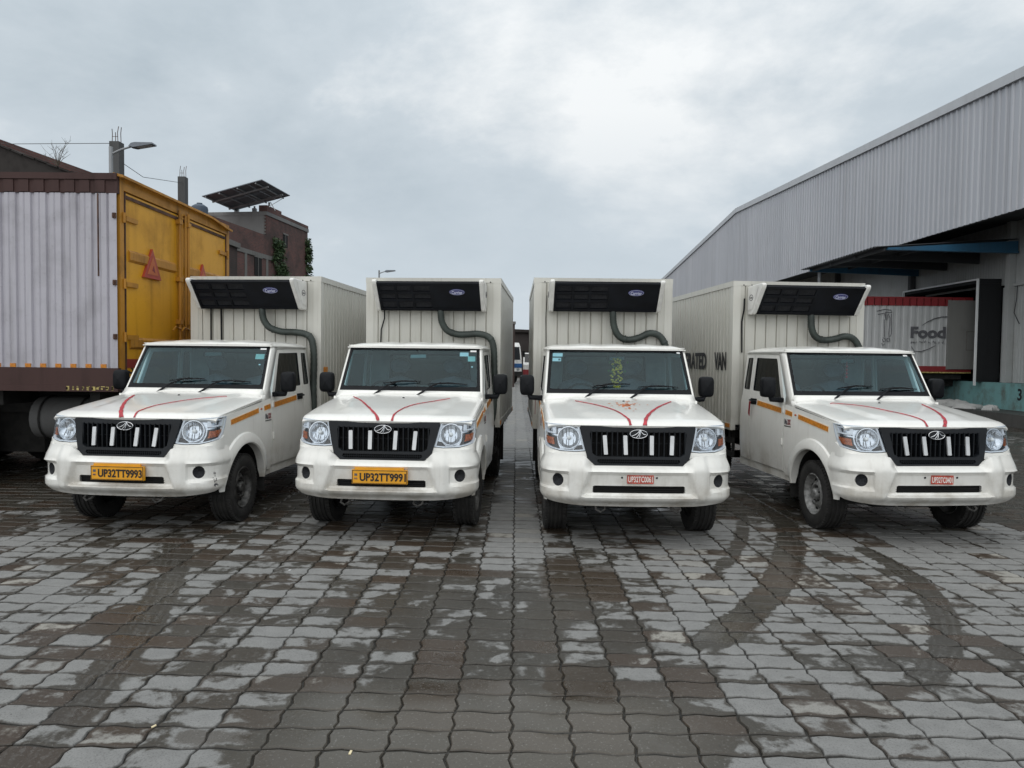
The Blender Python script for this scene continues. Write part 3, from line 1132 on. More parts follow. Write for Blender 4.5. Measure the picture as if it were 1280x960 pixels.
    qo = [(2.404, 0.475), (2.404, 1.30), (2.377, 1.774), (2.640, 1.770), (2.700, 1.30), (2.715, 1.18), (2.715, 0.475)]
    qh = [(2.438, 1.345), (2.425, 1.720), (2.437, 1.732), (2.568, 1.730), (2.580, 1.718), (2.638, 1.355), (2.625, 1.340), (2.450, 1.335)]
    V, Fc = both(qo, [qh], 0.045, 0.028)
    qm = new_mesh('quarter_panel', V, Fc, 35)
    qm2 = new_mesh('quarter_panel', *mirror(V, Fc), 35)
    for s in (-1, 1):
        d = add('door', dm if s > 0 else dm2, 'paint', T)
        qp = add('quarter_panel', qm if s > 0 else qm2, 'paint', T)
        for nm, hole, par, off in (('side_window', dh, d, 0.012), ('quarter_window', qh, qp, 0.010)):
            cxm_ = sum(p[0] for p in hole) / len(hole)
            czm_ = sum(p[1] for p in hole) / len(hole)
            grow = [((a - cxm_) * 1.03 + cxm_, (c - czm_) * 1.03 + czm_) for a, c in hole]
            V, Fc = sheet(grow, [], 0.12, lambda u, v, dd, o_=off: Vector((s * (W(u, v) - o_ - dd), u, v)), 0.004)
            add(nm, new_mesh(nm, V, Fc, 35), 'side_glass', par)
            inn = [((a - cxm_) * 0.965 + cxm_, (c - czm_) * 0.975 + czm_) for a, c in hole]
            V, Fc = sheet(hole, [inn], 0.08, lambda u, v, dd: Vector((s * (W(u, v) - 0.004 - dd), u, v)), 0.010)
            add('window_rubber', new_mesh('window_rubber', V, Fc), 'black_plastic', par)
        for nm, g, off, mt in (('tape_border', 0.009, 0.003, 'tape_edge'), ('orange_tape', 0.0, 0.005, 'tape_orange')):
            pts = [(1.52 - g, 1.142 - 0.028 - g), (2.17 + g, 1.190 - 0.028 - g), (2.17 + g, 1.190 + 0.028 + g), (1.52 - g, 1.142 + 0.028 + g)]
            V, Fc = sheet(pts, [], 0.05, lambda u, v, dd, o_=off: Vector((s * (W(u, v) + o_ - dd), u, v)), 0.004)
            add(nm, new_mesh(nm, V, Fc), mt, d)
        b = MB()
        xh = W(2.28, 1.2)
        b.box(s * (xh - 0.002), s * (xh + 0.008), 2.20, 2.36, 1.165, 1.235)
        b.tube([(s * (xh + 0.006), 2.21, 1.205), (s * (xh + 0.034), 2.225, 1.207), (s * (xh + 0.034), 2.33, 1.213), (s * (xh + 0.006), 2.35, 1.215)], 0.011, 6)
        b.build('door_handle', 'black_plastic', d, 50)
        b = MB()
        for zz in (0.80, 1.155):
            b.box(s * (W(1.47, zz) + 0.0), s * (W(1.47, zz) + 0.014), 1.466, 1.50, zz - 0.035, zz + 0.035)
        b.build('door_hinge', 'paint', d)
        # wing mirror on its arm
        mr = MB()
        cx_, cy_, cz_ = s * 0.985, 1.520, 1.402
        NB = 20

        def mfn(u, v, cx_=cx_, cy_=cy_, cz_=cz_):
            a, t = 2 * PI * u, -1 + 2 * v
            px_ = math.copysign(abs(math.cos(a)) ** 0.45, math.cos(a)) * 0.079
            pz_ = math.copysign(abs(math.sin(a)) ** 0.45, math.sin(a)) * 0.112
            k_ = (1 - abs(t) ** 3.2) ** 0.5 if t < 0 else 1.0 if t < 0.9 else 0.9
            k_ = max(k_, 0.04)
            return Vector((cx_ + px_ * k_, cy_ + t * 0.055, cz_ + pz_ * k_))
        V, Fc = grid_surf(NB * 2, 14, mfn)
        mr.raw(V, Fc)
        mo_ = mr.build('wing_mirror', 'black_plastic', d, 45)
        b = MB()
        b.face([(cx_ + a * 0.07, cy_ + 0.050, cz_ + c * 0.10) for a, c in ((-1, -1), (1, -1), (1, 1), (-1, 1))])
        b.build('mirror_pane', 'mirror_glass', mo_)
        b = MB()
        b.tube([(cx_ - s * 0.02, cy_, cz_ - 0.095), (cx_ - s * 0.03, cy_, cz_ - 0.135), (s * (W(1.54, 1.25) - 0.02), 1.535, 1.258)], [0.024, 0.027, 0.030], 8)
        b.box(s * (W(1.54, 1.26) - 0.004), s * (W(1.54, 1.26) + 0.05), 1.495, 1.600, 1.235, 1.282)
        b.build('mirror_arm', 'black_plastic', mo_, 40)
    # windscreen aperture: ring of body between glass, hood, doors and roof
    def glass_pt(u, v, off=0.0):
        """u -1..1 across, v 0..1 up"""
        hw_ = 0.781 + (0.739 - 0.781) * v
        return Vector((hw_ * u, 1.285 + 0.293 * v + 0.045 * u * u + off, 1.323 + 0.474 * v - off * 0.25))
    FV, FF = [], []

    def strip(rows):
        n0 = len(FV)
        m_ = len(rows[0])
        for r_ in rows:
            FV.extend(r_)
        for j in range(len(rows) - 1):
            for i in range(m_ - 1):
                FF.append((n0 + j * m_ + i, n0 + j * m_ + i + 1, n0 + (j + 1) * m_ + i + 1, n0 + (j + 1) * m_ + i))
    nn = 24
    us = [-1 + 2 * i / nn for i in range(nn + 1)]
    cowl0 = [Vector((u * 0.80, 1.238, hood_z(u * 0.80, 1.238) - 0.012 - 0.012 * abs(u) ** 6)) for u in us]
    cowl1 = [Vector((u * 0.80, 1.268 + 0.045 * u * u, 1.296 - 0.02 * abs(u) ** 4)) for u in us]
    g0 = [glass_pt(u, -0.01, 0.0) for u in us]
    strip([cowl0, cowl1, g0])
    g1 = [glass_pt(u, 1.01, 0.0) for u in us]
    hd1 = [Vector((u * 0.765, 1.590 + 0.045 * u * u, 1.822)) for u in us]
    strip([g1, hd1])
    for s in (-1, 1):
        vs_ = [i / 10 for i in range(-1, 11)]
        a0 = [glass_pt(s * 1.0, v, 0.0) for v in vs_]
        a1 = []
        a2 = []
        a3 = []
        for v in vs_:
            g = glass_pt(s, v)
            y_ = g.y + 0.035
            w_ = W(max(y_, 1.3), g.z)
            a1.append(Vector((s * (w_ - 0.012), g.y + 0.004, g.z)))
            a2.append(Vector((s * w_, g.y + 0.030, g.z)))
            a3.append(Vector((s * W(g.y + 0.12, g.z), max(g.y + 0.125, 1.45), g.z)))
        a1[0] = Vector((s * 0.802, 1.30, 1.262))
        a2[0] = Vector((s * W(1.32, 1.24), 1.32, 1.235))
        a3[0] = Vector((s * W(1.46, 1.21), 1.462, 1.20))
        strip([a0, a1, a2, a3])
        b_ = [Vector((s * W(y_, 1.77), y_, 1.768)) for y_ in (1.70, 1.9, 2.1, 2.3, 2.5, 2.64)]
        c_ = [Vector((s * (W(y_, 1.80) - 0.003), y_, 1.815)) for y_ in (1.66, 1.9, 2.1, 2.3, 2.5, 2.64)]
        strip([b_, c_])
        # flank between hood shut line and door
        f0 = [Vector((s * (W(y_, 1.2) - 0.001), y_, zs_(y_) - 0.012)) for y_ in (1.238, 1.32, 1.40, 1.455)]
        f1 = [Vector((s * (W(y_, 1.25) - 0.004), y_, 1.262 - 0.0 * i)) for i, y_ in enumerate((1.238, 1.32, 1.40, 1.455))]
        strip([f0, f1])
    fr = add('cab_frame', new_mesh('cab_frame', FV, FF, 30), 'paint', T)
    sol = fr.modifiers.new('thickness', 'SOLIDIFY')
    sol.thickness = 0.018
    sol.offset = -1
    # roof
    def rfn(u, v):
        a, c = -1 + 2 * u, -1 + 2 * v
        a_ = math.copysign(abs(a) ** 0.8, a)
        c_ = math.copysign(abs(c) ** 0.8, c)
        x = 0.793 * a_ * (1 - 0.03 * abs(c_) ** 4)
        y = 2.125 + 0.560 * c_ - 0.0 * abs(a_)
        y += 0.04 * a_ * a_ if c_ < 0 else -0.03 * a_ * a_
        z = 1.806 + 0.062 * ((1 - abs(a_) ** 5.0) * (1 - abs(c_) ** 4.0)) ** 0.55
        z += 0.006 * math.cos(a_ * 14) * (1 - abs(a_) ** 3) * (1 - abs(c_) ** 6)
        return Vector((x, y, z))
    V, Fc = grid_surf(40, 30, rfn)
    n = len(V)
    NU_, NV_ = 40, 30
    rim = list(range(0, NU_ + 1)) + [j * (NU_ + 1) + NU_ for j in range(1, NV_ + 1)] + [NV_ * (NU_ + 1) + i for i in range(NU_ - 1, -1, -1)] + [j * (NU_ + 1) for j in range(NV_ - 1, 0, -1)]
    for i in rim:
        V.append(V[i] + Vector((0, 0, -0.011)))
    for i in rim:
        p = V[i]
        V.append(Vector((p.x * 0.965, 2.125 + (p.y - 2.125) * 0.96, p.z - 0.006)))
    k = len(rim)
    for i in range(k):
        Fc.append((rim[i], rim[(i + 1) % k], n + (i + 1) % k, n + i))
        Fc.append((n + i, n + (i + 1) % k, n + k + (i + 1) % k, n + k + i))
    add('cab_roof', new_mesh('cab_roof', V, Fc, 30), 'paint', T)
    # glass with its black border
    wg = []
    V, Fc = grid_surf(20, 10, lambda u, v: glass_pt(-1 + 2 * u, v, 0.008))
    ws = add('windscreen', new_mesh('windscreen', V, Fc, 60, recalc=False), 'windshield', T)
    ob = [(-1.0, 0.0), (1.0, 0.0), (1.0, 1.0), (-1.0, 1.0)]
    ib = [(-0.955, 0.125), (-0.93, 0.105), (0.93, 0.105), (0.955, 0.125), (0.955, 0.93), (0.93, 0.95), (-0.93, 0.95), (-0.955, 0.93)]
    V, Fc = sheet(ob, [ib], 0.10, lambda u, v, d: glass_pt(u, v, 0.003 + d), 0.004)
    add('windscreen_border', new_mesh('windscreen_border', V, Fc, 50), 'black_plastic', ws)
    # wipers
    for px_, tipx, b0, b1 in ((-0.40, -0.14, (-0.29, 0.16), (0.12, 0.215)), (0.08, 0.35, (0.20, 0.150), (0.64, 0.155))):
        b = MB()
        base = glass_pt(px_ / 0.78, -0.10) + Vector((0, -0.035, -0.012))
        mid = glass_pt((px_ * 0.4 + tipx * 0.6) / 0.78, 0.09) + Vector((0, -0.040, 0.012))
        tip = glass_pt(tipx / 0.78, 0.19) + Vector((0, -0.016, 0.005))
        b.tube([base + Vector((0, 0.01, -0.03)), base + Vector((0, -0.002, 0.018))], [0.019, 0.017], 10)
        b.tube([base, mid, tip], [0.013, 0.010, 0.007], 6)
        wp = b.build('wiper', 'black_plastic', ws, 40)
        b = MB()
        p0 = glass_pt(b0[0] / 0.78, b0[1]) + Vector((0, -0.008, 0.004))
        p1 = glass_pt(b1[0] / 0.78, b1[1]) + Vector((0, -0.008, 0.004))
        pm = (p0 + p1) / 2 + Vector((0, -0.018, 0.016))
        b.tube([p0, (p0 * 0.6 + pm * 0.4), pm, (p1 * 0.6 + pm * 0.4), p1], [0.005, 0.008, 0.011, 0.008, 0.005], 6)
        b.build('wiper_blade', 'black_plastic', wp, 40)
    # ---------- interior
    b = MB()
    b.box(-0.76, 0.76, 1.27, 1.30, 0.5, 1.27)
    b.box(-0.77, 0.77, 1.30, 2.69, 0.46, 0.50)
    b.build('floor_pan', 'interior', T)
    b = MB()
    b.prism([(1.33, 1.20), (1.35, 1.315), (1.50, 1.322), (1.60, 1.285), (1.62, 1.0), (1.33, 0.9)], -0.74, 0.74, 'x')
    b.build('dashboard', 'interior', T, 30)
    rw = lambda u, v, d: Vector((u, 2.672 - 0.10 * max(0, v - 1.25) - d, v))
    rh = [(-0.48, 1.36), (0.48, 1.36), (0.50, 1.38), (0.48, 1.70), (0.46, 1.715), (-0.46, 1.715), (-0.48, 1.70), (-0.50, 1.38)]
    V, Fc = sheet([(-0.80, 0.46), (0.80, 0.46), (0.80, 1.27), (0.755, 1.80), (-0.755, 1.80), (-0.80, 1.27)], [rh], 0.2, rw, -0.02)
    bw = add('cab_back_wall', new_mesh('cab_back_wall', V, Fc), 'interior_light', T)
    V, Fc = sheet([(a * 1.02, c) for a, c in rh], [], 0.2, lambda u, v, d: rw(u, v, d - 0.006), 0.004)
    add('rear_window', new_mesh('rear_window', V, Fc), 'side_glass', bw)
    V, Fc = sheet([(a * 1.06, 1.54 + (c - 1.54) * 1.12) for a, c in rh], [rh], 0.2, lambda u, v, d: rw(u, v, d + 0.004), 0.016)
    add('rear_window_rubber', new_mesh('rear_window_rubber', V, Fc), 'black_plastic', bw)
    b = MB()
    b.box(-0.75, 0.75, 2.02, 2.64, 1.775, 1.785)
    b.box(-0.72, 0.72, 1.66, 2.02, 1.772, 1.783)
    b.build('headlining', 'interior_light', T)
    for xx, hw_ in ((-0.36, 0.25), (0.32, 0.34)):
        b = MB()

        def bfn(u, v, xx=xx, hw_=hw_):
            a, t = 2 * PI * u, v
            cw = math.copysign(abs(math.cos(a)) ** 0.5, math.cos(a)) * hw_ * (1 - 0.12 * t) * (0.02 + min(1, 8 * (1 - t)) ** 0.5 * 0.98)
            cd_ = math.copysign(abs(math.sin(a)) ** 0.7, math.sin(a)) * 0.07
            return Vector((xx + cw, 2.38 + 0.14 * t + cd_, 0.86 + 0.60 * t))
        b.raw(*grid_surf(20, 10, bfn))
        b.box(xx - hw_, xx + hw_, 1.86, 2.42, 0.72, 0.88)
        st = b.build('seat', 'seat_cloth', T, 50)
        b = MB()
        b.raw(*grid_surf(18, 8, lambda u, v, xx=xx: Vector((xx + math.copysign(abs(math.cos(2 * PI * u)) ** 0.5, math.cos(2 * PI * u)) * 0.13 * math.sin(PI * (0.05 + 0.9 * v)) ** 0.4, 2.52 + 0.05 * math.sin(2 * PI * u) * math.sin(PI * v) ** 0.4, 1.50 + 0.17 * v))))
        b.build('headrest', 'seat_cloth', st, 50)
    sw = MB()
    mS = Matrix.Translation((-0.37, 1.78, 1.25)) @ Matrix.Rotation(R(-62), 4, 'X')
    sw.tube([mS @ Vector((0.185 * math.cos(2 * PI * i / 24), 0.185 * math.sin(2 * PI * i / 24), 0)) for i in range(25)], 0.014, 6, False)
    sw.tube([mS @ Vector((-0.18, 0, 0)), mS @ Vector((0, 0, -0.03)), mS @ Vector((0.18, 0, 0))], 0.016, 6)
    sw.tube([mS @ Vector((0, 0, -0.02)), (-0.37, 1.58, 1.13)], 0.03, 8)
    sw.build('steering_wheel', 'black_plastic', T, 50)
    b = MB()
    b.prism([(-0.115, -0.022), (-0.10, -0.032), (0.10, -0.032), (0.115, -0.022), (0.11, 0.026), (0.095, 0.034), (-0.095, 0.034), (-0.11, 0.026)], -0.015, 0.012, 'y', Matrix.Translation((0.02, 1.72, 1.705)) @ Matrix.Rotation(0.14, 4, 'X') @ Matrix.Rotation(0.25, 4, 'Z'))
    b.tube([(0.02, 1.72, 1.73), (0.02, 1.66, 1.775)], 0.008, 6)
    rv = b.build('rear_view_mirror', 'black_plastic', T)
    b = MB()
    b.prism([(-0.09, -0.018), (0.09, -0.018), (0.085, 0.020), (-0.085, 0.020)], -0.019, -0.0165, 'y', Matrix.Translation((0.02, 1.72, 1.705)) @ Matrix.Rotation(0.14, 4, 'X') @ Matrix.Rotation(0.25, 4, 'Z'))
    b.build('mirror_pane', 'mirror_glass', rv)
    # ---------- chassis
    b = MB()
    for s in (-1, 1):
        b.box(s * 0.40 - 0.04, s * 0.40 + 0.04, 0.14, 5.70, 0.50, 0.64)
    for y_ in (0.25, 0.8, 1.5, 2.4, 3.2, 4.5, 5.5):
        b.box(-0.40, 0.40, y_ - 0.05, y_ + 0.05, 0.47, 0.58)
    b.box(-0.72, 0.72, 0.34, 0.44, 0.40, 0.80)  # underbody filled out from here with added boxes that block light
    b.box(-0.36, 0.36, 0.5, 2.2, 0.27, 0.62)
    b.box(-0.73, 0.73, 1.25, 2.72, 0.36, 0.45)
    b.box(-0.40, 0.40, 2.3, 3.4, 0.30, 0.62)
    b.box(-0.66, 0.66, 4.35, 5.6, 0.46, 0.80)
    ch = b.build('chassis', 'chassis', T)
    b = MB()
    b.tube([(-0.70, AC[0], 0.345), (-0.3, AC[0], 0.33), (0.3, AC[0], 0.33), (0.70, AC[0], 0.345)], [0.05, 0.04, 0.04, 0.05], 8)
    b.box(-0.55, 0.55, AC[0] - 0.14, AC[0] - 0.08, 0.27, 0.33)
    b.build('front_axle', 'chassis', ch, 40)
    b = MB()
    b.tube([(-0.66, RA[0], RA[1]), (-0.08, RA[0], RA[1])] + [(0.08, RA[0], RA[1]), (0.66, RA[0], RA[1])], [0.05, 0.06, 0.06, 0.05], 8)
    b.lathe([(0.0, 0.12), (0.12, 0.08), (0.15, 0.0), (0.12, -0.08), (0, -0.12)], 12, Matrix.Translation((0, RA[0], RA[1])) @ Matrix.Rotation(PI / 2, 4, 'X'))
    b.build('rear_axle', 'chassis', ch, 40)
    for s in (-1, 1):
        b = MB()
        b.tube([(s * 0.30, 0.16, 0.40), (s * 0.30, 0.06, 0.345), (s * 0.34, 0.04, 0.325), (s * 0.38, 0.06, 0.345), (s * 0.38, 0.16, 0.40)], 0.010, 6)
        b.build('tow_hook', 'rim_steel', ch, 40)
        b = MB()
        b.box(s * 0.74 - 0.06, s * 0.74 + 0.06, 1.28, 2.715, 0.38, 0.474)
        b.build('sill', 'paint', T)
        b = MB()
        b.prism([(1.25, 0.62), (1.262, 0.62), (1.29, 0.22), (1.278, 0.22)], s * 0.62, s * 0.82, 'x')
        b.build('mud_flap', 'rubber', T)
        b = MB()
        b.prism([(RA[0] + 0.43, 0.74), (RA[0] + 0.442, 0.74), (RA[0] + 0.46, 0.16), (RA[0] + 0.448, 0.16)], s * 0.56, s * 0.84, 'x')
        b.build('mud_flap', 'rubber', T)
    # wheels
    tp = []
    for r_, h in ((0.205, -0.090), (0.232, -0.104), (0.270, -0.112), (0.305, -0.108), (0.328, -0.098), (0.339, -0.086)):
        tp.append((r_, h))
    for h in (-0.060, -0.022, 0.022, 0.060):
        tp += [(0.345, h - 0.013), (0.336, h - 0.010), (0.336, h + 0.010), (0.345, h + 0.013)] if True else []
    tp += [(0.339, 0.086), (0.328, 0.098), (0.305, 0.108), (0.270, 0.112), (0.232, 0.104), (0.205, 0.090)]
    tyre_b = MB().lathe(tp, 48, Matrix.Rotation(PI / 2, 4, 'Y'))
    for i in range(60):
        a = 2 * PI * i / 60
        for sgn in (-1, 1):
            m_ = Matrix.Rotation(a, 4, 'X') @ Matrix.Translation((sgn * 0.085, 0, 0.338))
            tyre_b.box(-0.017, 0.017, -0.011, 0.011, -0.02, 0.0065, m_)
    tyre = tyre_b.mesh('tyre', 35)
    rimp = [(0.204, -0.095), (0.210, -0.086), (0.196, -0.078), (0.186, -0.030), (0.180, 0.0), (0.186, 0.030), (0.194, 0.072), (0.208, 0.086), (0.211, 0.096), (0.204, 0.100), (0.196, 0.094), (0.186, 0.070), (0.172, 0.048), (0.150, 0.036), (0.132, 0.048), (0.118, 0.062), (0.098, 0.066), (0.086, 0.050), (0.062, 0.046), (0.058, 0.078), (0.050, 0.092), (0.030, 0.098), (0.0, 0.100)]
    rb_ = MB().lathe(rimp, 36, Matrix.Rotation(PI / 2, 4, 'Y'))
    rim_m = rb_.mesh('rim', 40)
    sl_ = MB()
    for i in range(10):
        a = 2 * PI * i / 10
        m_ = Matrix.Rotation(a, 4, 'X') @ Matrix.Translation((0.0445, 0, 0.150))
        sl_.lathe([(0.0, 0.0), (0.014, 0.0), (0.014, -0.012), (0, -0.012)], 10, m_ @ Matrix.Rotation(PI / 2, 4, 'Y') @ Matrix.Diagonal((0.9, 1.5, 1, 1)))
    slots = sl_.mesh('rim_slots')
    ln = MB()
    for i in range(5):
        a = 2 * PI * i / 5 + 0.3
        ln.lathe([(0.0, 0.022), (0.009, 0.020), (0.011, 0.0), (0.011, -0.01), (0, -0.01)], 6, Matrix.Rotation(a, 4, 'X') @ Matrix.Translation((0.052, 0, 0.074)) @ Matrix.Rotation(PI / 2, 4, 'Y'))
    nuts = ln.mesh('wheel_nuts')
    for nm, x_, y_ in (('front_wheel', 0.715, AC[0]), ('rear_wheel', 0.70, RA[0])):
        for s in (-1, 1):
            t = add(nm, tyre, 'rubber', T, (s * x_, y_, 0.344), (R(random.uniform(0, 360)) * 0, 0, 0 if s > 0 else PI))
            t.rotation_euler = (0, 0, 0 if s > 0 else PI)
            add('rim', rim_m, 'rim_steel', t)
            add('rim_slots', slots, 'void_black', t)
            add('wheel_nuts', nuts, 'chassis', t)
    # ---------- cargo box
    X, Y0, Y1, Z0, Z1 = 0.885, 2.84, 5.78, 0.82, 2.728
    b = MB()
    b.box(-X + 0.03, X - 0.03, Y0 + 0.03, Y1 - 0.03, Z0 + 0.02, Z1 - 0.02)
    bx = b.build('cargo_box', 'box_skin', T)

    def ribbed(name, length, height, pitch, rib, depth, parent, m_, flat0=0.0):
        """flat panels parted by grooves; local x along, z up, y = -depth into the wall"""
        b = MB()
        prof = [(0, 0)]
        x = flat0
        while x < length - flat0 + 1e-6:
            prof += [(x - rib, 0), (x - rib * 0.35, depth), (x + rib * 0.35, depth), (x + rib, 0)]
            x += pitch
        prof.append((length, 0))
        prof = [p for p in prof if 0 <= p[0] <= length]
        n0 = len(b.v)
        for px_, d_ in prof:
            for z_ in (0, height):
                b.v.append(m_ @ Vector((px_, d_, z_)))
        for i in range(len(prof) - 1):
            a = n0 + 2 * i
            b.f.append((a, a + 2, a + 3, a + 1))
        return b.build(name, 'box_skin', parent)
    # front wall: grooved sheet between flat corner posts
    ribbed('front_wall', 2 * X - 0.20, Z1 - Z0 - 0.10, 0.142, 0.009, 0.020, bx, Matrix.Translation((-X + 0.10, Y0 + 0.006, Z0 + 0.04)), 0.06)
    for s in (-1, 1):
        if s < 0:
            m_ = Matrix.Translation((-X + 0.006, Y1 - 0.09, Z0 + 0.06)) @ Matrix.Rotation(-PI / 2, 4, 'Z')
        else:
            m_ = Matrix.Translation((X - 0.006, Y0 + 0.09, Z0 + 0.06)) @ Matrix.Rotation(PI / 2, 4, 'Z')
        ribbed('side_wall', Y1 - Y0 - 0.18, Z1 - Z0 - 0.13, 0.118, 0.019, 0.026, bx, m_, 0.06)
        for y_ in (Y0, Y1 - 0.09):
            b = MB()
            x0, x1 = (-X, -X + 0.10) if s < 0 else (X - 0.10, X)
            b.box(x0, x1, y_, y_ + 0.09, Z0, Z1 - 0.003)
            b.build('corner_post', 'box_trim', bx)
        b = MB()
        x0, x1 = (-X - 0.004, -X + 0.06) if s < 0 else (X - 0.06, X + 0.004)
        b.box(x0, x1, Y0 - 0.002, Y1 + 0.002, Z1 - 0.07, Z1)
        b.build('top_rail', 'box_trim', bx)
        b = MB()
        b.box(x0, x1, Y0 - 0.002, Y1 + 0.002, Z0 - 0.03, Z0 + 0.06)
        b.build('bottom_rail', 'box_trim', bx)
        b = MB()
        b.box(s * (X + 0.0045), s * (X + 0.012), Y0 + 0.03, Y0 + 0.17, Z0 + 0.0, Z0 + 0.05)
        b.build('side_reflector', 'tape_orange', bx)
        b = MB()
        b.box(s * (X + 0.0045), s * (X + 0.012), Y1 - 0.20, Y1 - 0.05, Z0 - 0.02, Z0 + 0.05)
        b.build('side_reflector', 'tape_orange', bx)
        # under-run guard and its posts
        b = MB()
        for z_ in (0.42, 0.60):
            b.box(s * 0.80 - 0.015, s * 0.80 + 0.015, 2.95, 3.36, z_, z_ + 0.07)
        for y_ in (2.98, 3.30):
            b.box(s * 0.78 - 0.015, s * 0.78 + 0.015, y_, y_ + 0.04, 0.42, 0.82)
        b.build('side_guard', 'chassis', bx)
    b = MB()
    b.box(-X + 0.06, X - 0.06, Y0 - 0.0015, Y0 + 0.06, Z1 - 0.06, Z1 - 0.001)
    fr_ = b.build('front_rail', 'box_trim', bx)
    b = MB()
    for i in range(-7, 8):
        b.lathe([(0, 0.006), (0.007, 0.004), (0.009, 0.0), (0, 0.0)], 8, Matrix.Translation((i * 0.107, Y0 - 0.0015, Z1 - 0.052)) @ Matrix.Rotation(PI / 2, 4, 'X'))
    b.build('rivets', 'chassis', fr_)
    b = MB()
    b.box(-X + 0.06, X - 0.06, Y0, Y0 + 0.06, Z0 - 0.03, Z0 + 0.04)
    b.box(-X + 0.06, X - 0.06, Y1 - 0.06, Y1, Z0 - 0.03, Z0 + 0.06)
    for i in range(7):
        y_ = Y0 + 0.2 + i * 0.42
        b.box(-X + 0.07, X - 0.07, y_, y_ + 0.06, Z0 - 0.16, Z0 + 0.01)
    b.build('floor_frame', 'chassis', bx)
    for s in (-1, 1):
        b = MB()
        x0, x1 = (-X + 0.105, -0.006) if s < 0 else (0.006, X - 0.105)
        b.box(x0, x1, Y1 - 0.025, Y1 + 0.012, Z0 + 0.07, Z1 - 0.08)
        dd_ = b.build('cargo_door', 'box_trim', bx)
        b = MB()
        b.tube([(s * 0.06, Y1 + 0.03, Z0 + 0.08), (s * 0.06, Y1 + 0.03, Z1 - 0.09)], 0.012, 6)
        b.build('lock_rod', 'rim_steel', dd_)
    # ---------- refrigeration unit on the front wall
    HX = 0.70
    side = [(2.839, 2.655), (2.40, 2.660), (2.375, 2.635), (2.39, 2.605), (2.66, 2.300), (2.70, 2.285), (2.839, 2.290)]
    b = MB()
    b.prism([(2.838, 2.640), (2.43, 2.640), (2.43, 2.618), (2.675, 2.318), (2.838, 2.310)], -HX + 0.05, HX - 0.05, 'x')
    un = b.build('cooling_unit', 'unit_black', T)
    for s in (-1, 1):
        b = MB()
        x0, x1 = (s * HX, s * (HX - 0.055)) if s > 0 else (s * HX, s * (HX - 0.055))
        b.prism(side, min(x0, x1), max(x0, x1), 'x')
        ca = b.build('end_cap', 'unit_white', un)
        mdf = ca.modifiers.new('bevel', 'BEVEL')
        mdf.width = 0.012
        mdf.segments = 2
        b = MB()
        pl = [(2.80, 2.62), (2.50, 2.622), (2.66, 2.36), (2.80, 2.335)]
        b.prism(pl, s * HX - 0.001, s * (HX + 0.006), 'x')
        pn = b.build('cap_panel', 'unit_white', ca)
        rot = (PI / 2, 0, PI / 2 * s)
        b = MB()
        b.tube([(s * (HX + 0.007), 2.70 + 0.055 * math.cos(2 * PI * i / 20), 2.50 + 0.036 * math.sin(2 * PI * i / 20)) for i in range(21)], 0.004, 5, False)
        b.build('cap_logo_ring', 'ink_grey', ca)
        me = fit_text('Carrier', 0.075, 0.026, 0.01)
        add('cap_logo', me, 'ink_grey', ca, (s * (HX + 0.008), 2.70, 2.50), rot)
    # sloping face: frame bars over mesh
    dirv = Vector((0, 0.245, -0.300))
    ln_ = dirv.length
    dn = dirv.normalized()
    nrm = Vector((0, -dn.z, dn.y)) * -1
    if nrm.y > 0:
        nrm = -nrm
    o0 = Vector((0, 2.43, 2.618))

    def slab(x0, x1, t0, t1, h0, h1, b):
        pts = []
        for h_ in (h0, h1):
            for x_, t_ in ((x0, t0), (x1, t0), (x1, t1), (x0, t1)):
                p = o0 + dn * (t_ * ln_) + nrm * h_
                pts.append(Vector((x_, p.y, p.z)))
        b.raw(pts, [(0, 3, 2, 1), (4, 5, 6, 7), (0, 1, 5, 4), (1, 2, 6, 5), (2, 3, 7, 6), (3, 0, 4, 7)])
    xl, xr = -HX + 0.056, HX - 0.056
    b = MB()
    slab(xl, xr, -0.04, 0.05, 0.0, 0.028, b)
    slab(xl, xr, 0.93, 1.04, 0.0, 0.028, b)
    slab(0.02, xr, 0.051, 0.929, 0.0, 0.024, b)
    slab(xl, xl + 0.03, 0.051, 0.929, 0.0, 0.026, b)
    for x_ in (-0.415, -0.205):
        slab(x_ - 0.014, x_ + 0.014, 0.051, 0.929, 0.0, 0.026, b)
    for t_ in (0.335, 0.635):
        slab(xl + 0.031, 0.019, t_ - 0.05, t_ + 0.05, 0.0, 0.025, b)
    b.build('louvre_frame', 'unit_black', un)
    b = MB()
    for cx0, cx1 in ((xl + 0.031, -0.430), (-0.400, -0.220), (-0.190, 0.019)):
        for t0, t1 in ((0.051, 0.284), (0.386, 0.584), (0.686, 0.929)):
            for q in range(5):
                ta = t0 + (t1 - t0) * (q + 0.15) / 5
                slab(cx0, cx1, ta, ta + (t1 - t0) * 0.13, 0.0, 0.010, b)
    b.build('louvre_mesh', 'unit_mesh', un)
    pc = o0 + dn * (0.30 * ln_) + nrm * 0.025
    mL = Matrix.Translation((0.36, pc.y, pc.z)) @ Matrix(((1, 0, 0), (0, -dn.y, nrm.y), (0, -dn.z, nrm.z))).to_4x4()
    b = MB()
    b.lathe([(0.0, 0.004), (0.96, 0.004), (1.0, 0.0), (0.0, 0.0)], 28, mL @ Matrix.Diagonal((0.098, 0.045, 1, 1)))
    lg = b.build('unit_logo', 'logo_blue', un)
    me = fit_text('Carrier', 0.135, 0.046, 0.012)
    o = add('unit_logo_text', me, 'logo_white', lg)
    o.matrix_local = mL @ Matrix.Translation((0, -0.003, 0.0055))
    b = MB()
    b.tube([mL @ Vector((0.090 * math.cos(2 * PI * i / 24), 0.038 * math.sin(2 * PI * i / 24), 0.005)) for i in range(25)], 0.0016, 4, False)
    b.build('unit_logo_ring', 'logo_white', lg)
    return T


